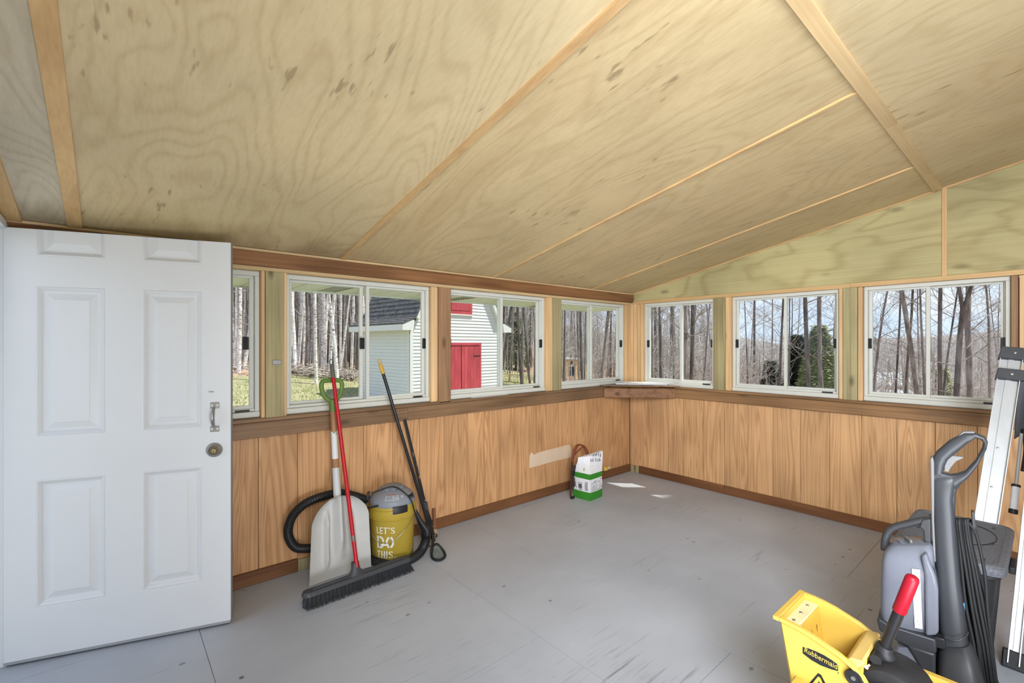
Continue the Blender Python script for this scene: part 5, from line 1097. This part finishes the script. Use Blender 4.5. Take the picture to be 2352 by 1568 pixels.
T = [  # name, px, d, w, lean, label, bark, fork, low, dens
 ('birch_tree', 550, 18, 9, 6, 'stout white birch trunk nearest the door edge in the first window', 'birch', 0, .5, .5),
 ('birch_tree', 567, 18.6, 8, 32, 'white birch leaning right beside the stoutest one at the door edge', 'birch', 0, .35, .7),
 ('birch_tree', 536, 21, 5, 0, 'slim white birch just clear of the door edge', 'birch', 0, .5, .5),
 ('birch_tree', 676, 19, 9, -4, 'grey-marked white birch at the left side of the second window', 'birch', 0, .5, .5),
 ('birch_tree', 695, 21, 6, 2, 'slim speckled birch next to the grey-marked one', 'birch', 0, .5, .5),
 ('birch_tree', 709, 22, 5, 0, 'narrow birch between the speckled birch and the straight front one', 'birch', 0, .5, .5),
 ('birch_tree', 723, 17, 8, -10, 'straight clean white birch rooted in front of the fallen logs', 'birch', 0, .6, .4),
 ('birch_tree', 746, 20, 7, 3, 'forked white birch right of the front birch', 'birch', .45, .5, .5),
 ('birch_tree', 769, 18, 9, -18, 'thick white birch leaning left above the broom cap', 'birch', 0, .55, .5),
 ('birch_tree', 788, 21, 5, 26, 'thin birch leaning right towards the window mullion', 'birch', 0, .4, .5),
 ('forest_tree', 803, 22, 4, 0, 'slender dark trunk beside the window mullion', 'bark_d', 0, .5, .6),
 ('forest_tree', 1161, 22, 7, 42, 'dark trunk leaning right behind the barn eave', 'bark_d', 0, .4, .8),
 ('forest_tree', 1172, 23, 4, 4, 'thin upright trunk beside the one leaning behind the barn eave', 'bark', 0, .4, .8),
 ('forest_tree', 1191, 22, 7, -22, 'thick dark trunk leaning left in the right pane of the barn window', 'bark_d', 0, .5, .8),
 ('forest_tree', 1202, 24, 5, 4, 'upright grey trunk between the two leaning ones', 'bark', 0, .4, .9),
 ('forest_tree', 1211, 22, 5, -20, 'slim dark trunk curving left past the upright grey one', 'bark_d', 0, .4, .8),
 ('forest_tree', 1229, 21, 6, 2, 'straight dark trunk near the right latch of the barn window', 'bark_d', 0, .4, .8),
 ('forest_tree', 1236, 23, 3, -16, 'spindly trunk crossing the straight one by the latch', 'bark', 0, .3, .8),
 ('forest_tree', 1297, 19, 4, 2, 'thin trunk standing in front of the tan hut', 'bark_d', 0, .4, .9),
 ('forest_tree', 1330, 21, 4, -4, 'slim grey trunk right of the tan hut', 'bark', 0, .35, 1.),
 ('forest_tree', 1337, 20, 6, -2, 'dark trunk, thickest of the trio beside the tan hut', 'bark_d', 0, .4, .9),
 ('forest_tree', 1343, 22, 4, 2, 'trunk closest to the mullion, last of the trio by the hut', 'bark', 0, .4, .9),
 ('forest_tree', 1386, 17, 8, 18, 'broad grey trunk leaning right in the corner-side left window', 'bark', 0, .3, 1.),
 ('forest_tree', 1417, 20, 3, 0, 'wiry trunk at the right edge of the last left-wall window', 'bark', 0, .3, 1.),
 ('forest_tree', 1499, 17, 5, 3, 'slim trunk at the left of the first gable-wall window', 'bark', .6, .3, 1.1),
 ('forest_tree', 1519, 16, 7, -2, 'upright grey trunk in the left pane of the first gable-wall window', 'bark_d', 0, .3, 1.1),
 ('forest_tree', 1546, 19, 4, 0, 'faint trunk close left of the first gable window mullion', 'bark', 0, .3, 1.),
 ('forest_tree', 1573, 15, 10, 10, 'stout pale-grey trunk just right of the first gable window mullion', 'bark', .75, .3, 1.1),
 ('forest_tree', 1596, 15, 9, 18, 'dark stout trunk leaning right near the green post', 'bark_d', .8, .3, 1.1),
 ('forest_tree', 1618, 18, 4, 14, 'thin trunk slanting right close to the green post', 'bark', 0, .3, 1.1),
 ('forest_tree', 1717, 20, 3, -4, 'wispy trunk in the left pane of the middle gable window', 'bark', 0, .3, 1.2),
 ('forest_tree', 1788, 17, 6, 0, 'dark trunk close left of the middle gable window mullion', 'bark_d', 0, .3, 1.2),
 ('forest_tree', 1817, 18, 4, 6, 'slim trunk rising behind the dark evergreen', 'bark', 0, .3, 1.1),
 ('forest_tree', 1858, 16, 9, -4, 'forked maple trunk rising above the pale evergreen', 'bark_d', .62, .35, 1.1),
 ('forest_tree', 1890, 17, 9, -2, 'thick trunk at the right of the middle gable window', 'bark', .66, .35, 1.1),
 ('forest_tree', 1908, 19, 4, 6, 'thin trunk beside the right latch of the middle gable window', 'bark', 0, .3, 1.),
 ('forest_tree', 2003, 15, 5, 8, 'slim trunk at the left frame of the third gable window', 'bark', 0, .3, 1.1),
 ('forest_tree', 2023, 16, 6, 36, 'pale-barked trunk leaning right in the third gable window', 'bark', 0, .3, 1.1),
 ('forest_tree', 2056, 17, 4, 2, 'crooked thin trunk above the distant pale roof', 'bark_d', .5, .3, 1.2),
 ('forest_tree', 2075, 16, 5, 2, 'twisted trunk with many limbs above the pale roof', 'bark_d', .55, .25, 1.3),
 ('forest_tree', 2107, 14, 9, -12, 'smooth thick trunk leaning left before the mullion', 'bark', .85, .35, 1.),
 ('forest_tree', 2124, 15, 6, -10, 'leaning trunk closest to the third gable window mullion', 'bark', 0, .3, 1.1),
 ('forest_tree', 2162, 14, 8, 4, 'dark trunk just right of the third gable window mullion', 'bark_d', .6, .3, 1.2),
 ('forest_tree', 2176, 16, 5, 24, 'slanting branchy trunk right of the dark one by the mullion', 'bark_d', 0, .25, 1.3),
 ('forest_tree', 2200, 13, 11, 8, 'big forked trunk in the middle of the right pane above the cleaner handle', 'bark_d', .48, .35, 1.1),
 ('forest_tree', 2238, 13.5, 11, 8, 'second big trunk with wide spreading limbs, left of the ladder top', 'bark', .55, .35, 1.1),
 ('forest_tree', 2279, 15, 6, 10, 'narrow trunk behind the black latch by the ladder', 'bark', 0, .25, 1.2),
]
for i, (nm, px, d, wpx, ln, lb, bk, fk, lo, de) in enumerate(T): tree(nm, px, d, wpx, ln, lb, 'tree', bk, fk, None, 100 + i, None, lo, de)
# mid-distance stems: copies of a few prototypes
rnd = random.Random(21); protos = []
for k in range(7):
    tk, br = branchtree(500 + k, 11, .07, .0, (0, 0, .5)[k % 3], .25, 1.)
    a = bpy.data.meshes.new('trunk'); a.from_pydata(tk.v, [], tk.f); a.materials.append(M[('bark', 'bark_d', 'birch')[k % 3 if k < 6 else 0]]); b = bpy.data.meshes.new('branches'); b.from_pydata(br.v, [], br.f); b.materials.append(M['twig'])
    for m in (a, b): m.polygons.foreach_set('use_smooth', [True] * len(m.polygons))
    protos.append((a, b))
def stem(px, d, label, group, kinds, sc=1.):
    p = outat(px, d); t = thing('thicket_tree', p, label, 'tree', group); t.rotation_euler = (rnd.uniform(-.06, .06), rnd.uniform(-.06, .06), rnd.uniform(0, 6.28)); s = sc * rnd.uniform(.8, 1.25); t.scale = (s, s, s * rnd.uniform(.95, 1.3))
    for me, nm in zip(protos[rnd.choice(kinds)], ('trunk', 'branches')):
        o = bpy.data.objects.new(nm, me); C.objects.link(o); o.parent = t
for px0, px1, n, kinds, lb, gp, d0, d1 in ((520, 860, 60, (2, 5, 2, 0, 3), 'slim pale stem in the crowded birch wood behind the white birches', 'stems of the birch wood', 21, 34), (1120, 1260, 16, (0, 1, 3, 4), 'slim bare tree in the wood beyond the barn', 'bare trees beyond the barn', 25, 42),
        (1275, 1450, 20, (0, 1, 3, 4, 6), 'slim bare tree in the wood behind the tan hut', 'bare trees behind the hut', 31, 48), (1470, 1660, 18, (0, 1, 3, 4, 6), 'slim bare tree in the thicket seen through the first gable-wall window', 'bare trees outside the first gable window', 19, 46),
        (1670, 1930, 8, (0, 1, 3, 4, 6), 'slim bare tree in the thicket around the evergreens', 'bare trees around the evergreens', 22, 48), (1970, 2330, 8, (0, 1, 3, 4, 6), 'slim bare tree down the slope beyond the third gable-wall window', 'bare trees down the slope', 22, 50)):
    for i in range(n): stem(rnd.uniform(px0, px1), rnd.uniform(d0, d1), lb, gp, kinds)
# countless stems and twigs deeper in the wood
def thicket(px0, px1, n, d0, d1, hmin, hmax, mat, label, seed, vert=.0, tops=None):
    R = random.Random(seed); mb = MB()
    for i in range(n):
        d = d0 + (d1 - d0) * R.random() ** .8; p = outat(R.uniform(px0, px1), d); h = R.uniform(hmin, hmax)
        if tops: h = max(1.2, 1.4 + (CY - R.uniform(*tops)) / FPX * d - p.z)
        r = R.uniform(.012, .05) * (1 + vert)
        q = p + Vector((R.uniform(-.06, .06) * h, R.uniform(-.06, .06) * h, h)); mb.tube([p - UP * .3, p.lerp(q, .5) + Vector((R.uniform(-.1, .1), R.uniform(-.1, .1), 0)), q], [r, r * .7, r * .2], 4, caps=False)
        for k in range(int(13 * (1 - vert * .6))):
            s = R.uniform(.12, 1); b = p.lerp(q, s); a = R.uniform(0, 2 * PI); l = R.uniform(.3, 1.7) * (1.2 - s * .6); e = b + Vector((math.cos(a) * l, math.sin(a) * l, l * R.uniform(.1, 1.1))); m_ = b.lerp(e, .5) + Vector((R.uniform(-.1, .1), R.uniform(-.1, .1), R.uniform(0, .15)))
            w = R.uniform(.005, .012); mb.tube([b, m_, e], [w, w * .8, w * .4], 3, caps=False)
            e2 = m_ + Vector((R.uniform(-.5, .5), R.uniform(-.5, .5), R.uniform(.1, .6))); mb.tube([m_, e2], [w * .7, w * .4], 3, caps=False)
    return tag(mb.build('thicket', mat, fix=False), label, 'thicket', None, 'stuff')
thicket(500, 880, 420, 20, 40, 6, 13, M['bark'], 'dense mass of thin stems deep in the birch wood', 1, .6)
thicket(500, 880, 320, 19, 34, 6, 13, M['birch'], 'pale young birch stems crowding the wood', 2, .9)
thicket(1110, 1270, 260, 24, 60, 5, 12, M['twig'], 'tangle of grey saplings filling the wood beyond the barn', 3)
thicket(1270, 1460, 360, 24, 60, 5, 12, M['twig'], 'tangle of grey saplings filling the wood behind the tan hut', 6, 0, (690, 800))
thicket(1460, 1680, 420, 18, 60, 3, 8.5, M['twig'], 'tangle of grey saplings outside the corner window', 4, 0, (700, 850))
thicket(1660, 2360, 900, 18, 60, 2, 7.5, M['twig'], 'tangle of grey saplings covering the slope below the gable windows', 5, 0, (765, 880))
# evergreens
M['fir'] = barkmat('dark_needles', lin(38, 48, 34), lin(76, 88, 58)); M['fir_l'] = barkmat('light_needles', lin(150, 166, 104), lin(206, 212, 156)); M['fir_y'] = barkmat('yellow_needles', lin(126, 136, 82), lin(176, 178, 128))
def fir(px, d, ztop, wpx, mat, label, seed, thin=1.):
    R = random.Random(seed); b = outat(px, d); h = ztop - b.z; rw_ = wpx * d / FPX / 2; t = thing('evergreen_tree', b, label, 'evergreen')
    MB().tube([b - UP * .2, b + UP * h], [.09, .01], 6).build('trunk', M['bark_d'], t)
    mb = MB(); n = int(4200 * thin)
    for i in range(n):
        s = R.random() ** .75; a = R.uniform(0, 2 * PI); rr = rw_ * (1 - s) ** .95 * R.uniform(.35, 1.1) + .05; z = h * (.06 + .94 * s)
        c = b + Vector((math.cos(a) * rr, math.sin(a) * rr, z - rr * .22)); o = Vector((math.cos(a), math.sin(a), -.25 + R.uniform(-.3, .3))); l = R.uniform(.045, .13); sd = Vector((-math.sin(a), math.cos(a), R.uniform(-.4, .4))) * l * .3
        for k in range(4):
            v = Vector((R.uniform(-.9, .9), R.uniform(-.9, .9), R.uniform(-.8, .8))) * l; mb.add([c + v, c + v + o * l + sd, c + v + o * l * 1.5, c + v + o * l - sd], [(0, 1, 2, 3)])
    mb.build('foliage', mat, t, fix=False)
fir(1832, 19, 1.75, 66, M['fir'], 'dark evergreen left of the pale evergreen in the middle gable window', 1)
fir(1882, 18, 2.1, 118, M['fir_l'], 'pale green evergreen filling the right pane of the middle gable window', 2, 1.3)
fir(1772, 21, .6, 52, M['fir'], 'low dark evergreen in the left pane of the middle gable window', 3)
fir(1185, 30, 3.4, 60, M['fir_y'], 'yellow-green evergreen in shade beyond the barn', 4, .8)
fir(2165, 24, .2, 60, M['fir_l'], 'small evergreen low behind the dark trunk by the mullion', 5, .6)
# logs, stones and the little bench
M['log'] = barkmat('grey_log', lin(120, 108, 100), lin(196, 184, 172))
def logp(px0, px1, d, dz0, dz1, r, label, grp=None):
    a, b = outat(px0, d), outat(px1, d + .6); a.z += dz0; b.z += dz1
    o = MB().tube([a, a.lerp(b, .35) + UP * .03, a.lerp(b, .7) - UP * .02, b], [r, r * .95, r * .8, r * .6], 8).build('log', M['log'], smooth=50); tag(o, label, 'log', grp)
logp(712, 776, 18.2, .16, .02, .045, 'long pale fallen log under the white birches')
logp(735, 800, 18.8, .24, .10, .04, 'second fallen log crossing behind the long pale one')
logp(690, 722, 18.6, .10, .32, .05, 'short log tilted on the brush pile at the left')
logp(668, 700, 18.9, .12, .05, .06, 'dark log at the left end of the brush pile')
logp(760, 812, 18.3, .06, .16, .035, 'thin grey log near the window mullion')
logp(530, 585, 18.4, .08, .02, .05, 'log lying at the foot of the birches beside the door')
logp(1206, 1232, 21.5, .10, .06, .07, 'log at the wood edge in the right pane of the barn window')
bm_ = MB(); R = random.Random(8)
for i in range(420):
    p = outat(R.uniform(640, 830), R.uniform(18.2, 19.6)); a = R.uniform(0, PI); l = R.uniform(.2, .8); e = p + Vector((math.cos(a) * l, math.sin(a) * l, R.uniform(-.05, .35))); w = R.uniform(.008, .025); bm_.tube([p + UP * R.uniform(0, .3), e + UP * .06], [w, w * .6], 4, caps=False)
tag(bm_.build('brush_pile', M['log'], fix=False), 'pile of brushwood along the edge of the birch wood', 'brush', None, 'stuff')
def stone(px, d, r, label):
    p = outat(px, d); R = random.Random(px); bmn = bmesh.new(); bmesh.ops.create_icosphere(bmn, subdivisions=2, radius=r)
    for v in bmn.verts: v.co = Vector((v.co.x * 1.5, v.co.y * 1.1, v.co.z * .7)) * R.uniform(.85, 1.12) + p
    me = bpy.data.meshes.new('stone'); bmn.to_mesh(me); bmn.free(); me.materials.append(M['log']); tag(link('stone', me), label, 'stone')
stone(671, 12.6, .13, 'pale stone lying on the lawn at the left of the second window')
stone(1231, 20, .15, 'pale stone at the wood edge below the right latch')
stone(1214, 21, .11, 'grey stone beside the leaning trunks at the wood edge')
bn = outat(1185, 23); t = thing('bench', bn, 'small plank bench between trunks beyond the barn', 'bench')
MB().bar(bn + UP * .42 - RT * .35, bn + UP * .42 + RT * .35, .28, .04).build('seat', M['tan'], t)
for s in (-.28, .28): MB().bar(bn + RT * s - UP * .1, bn + RT * s + UP * .40, .06, .24, RT).build('leg', M['tan'], t)
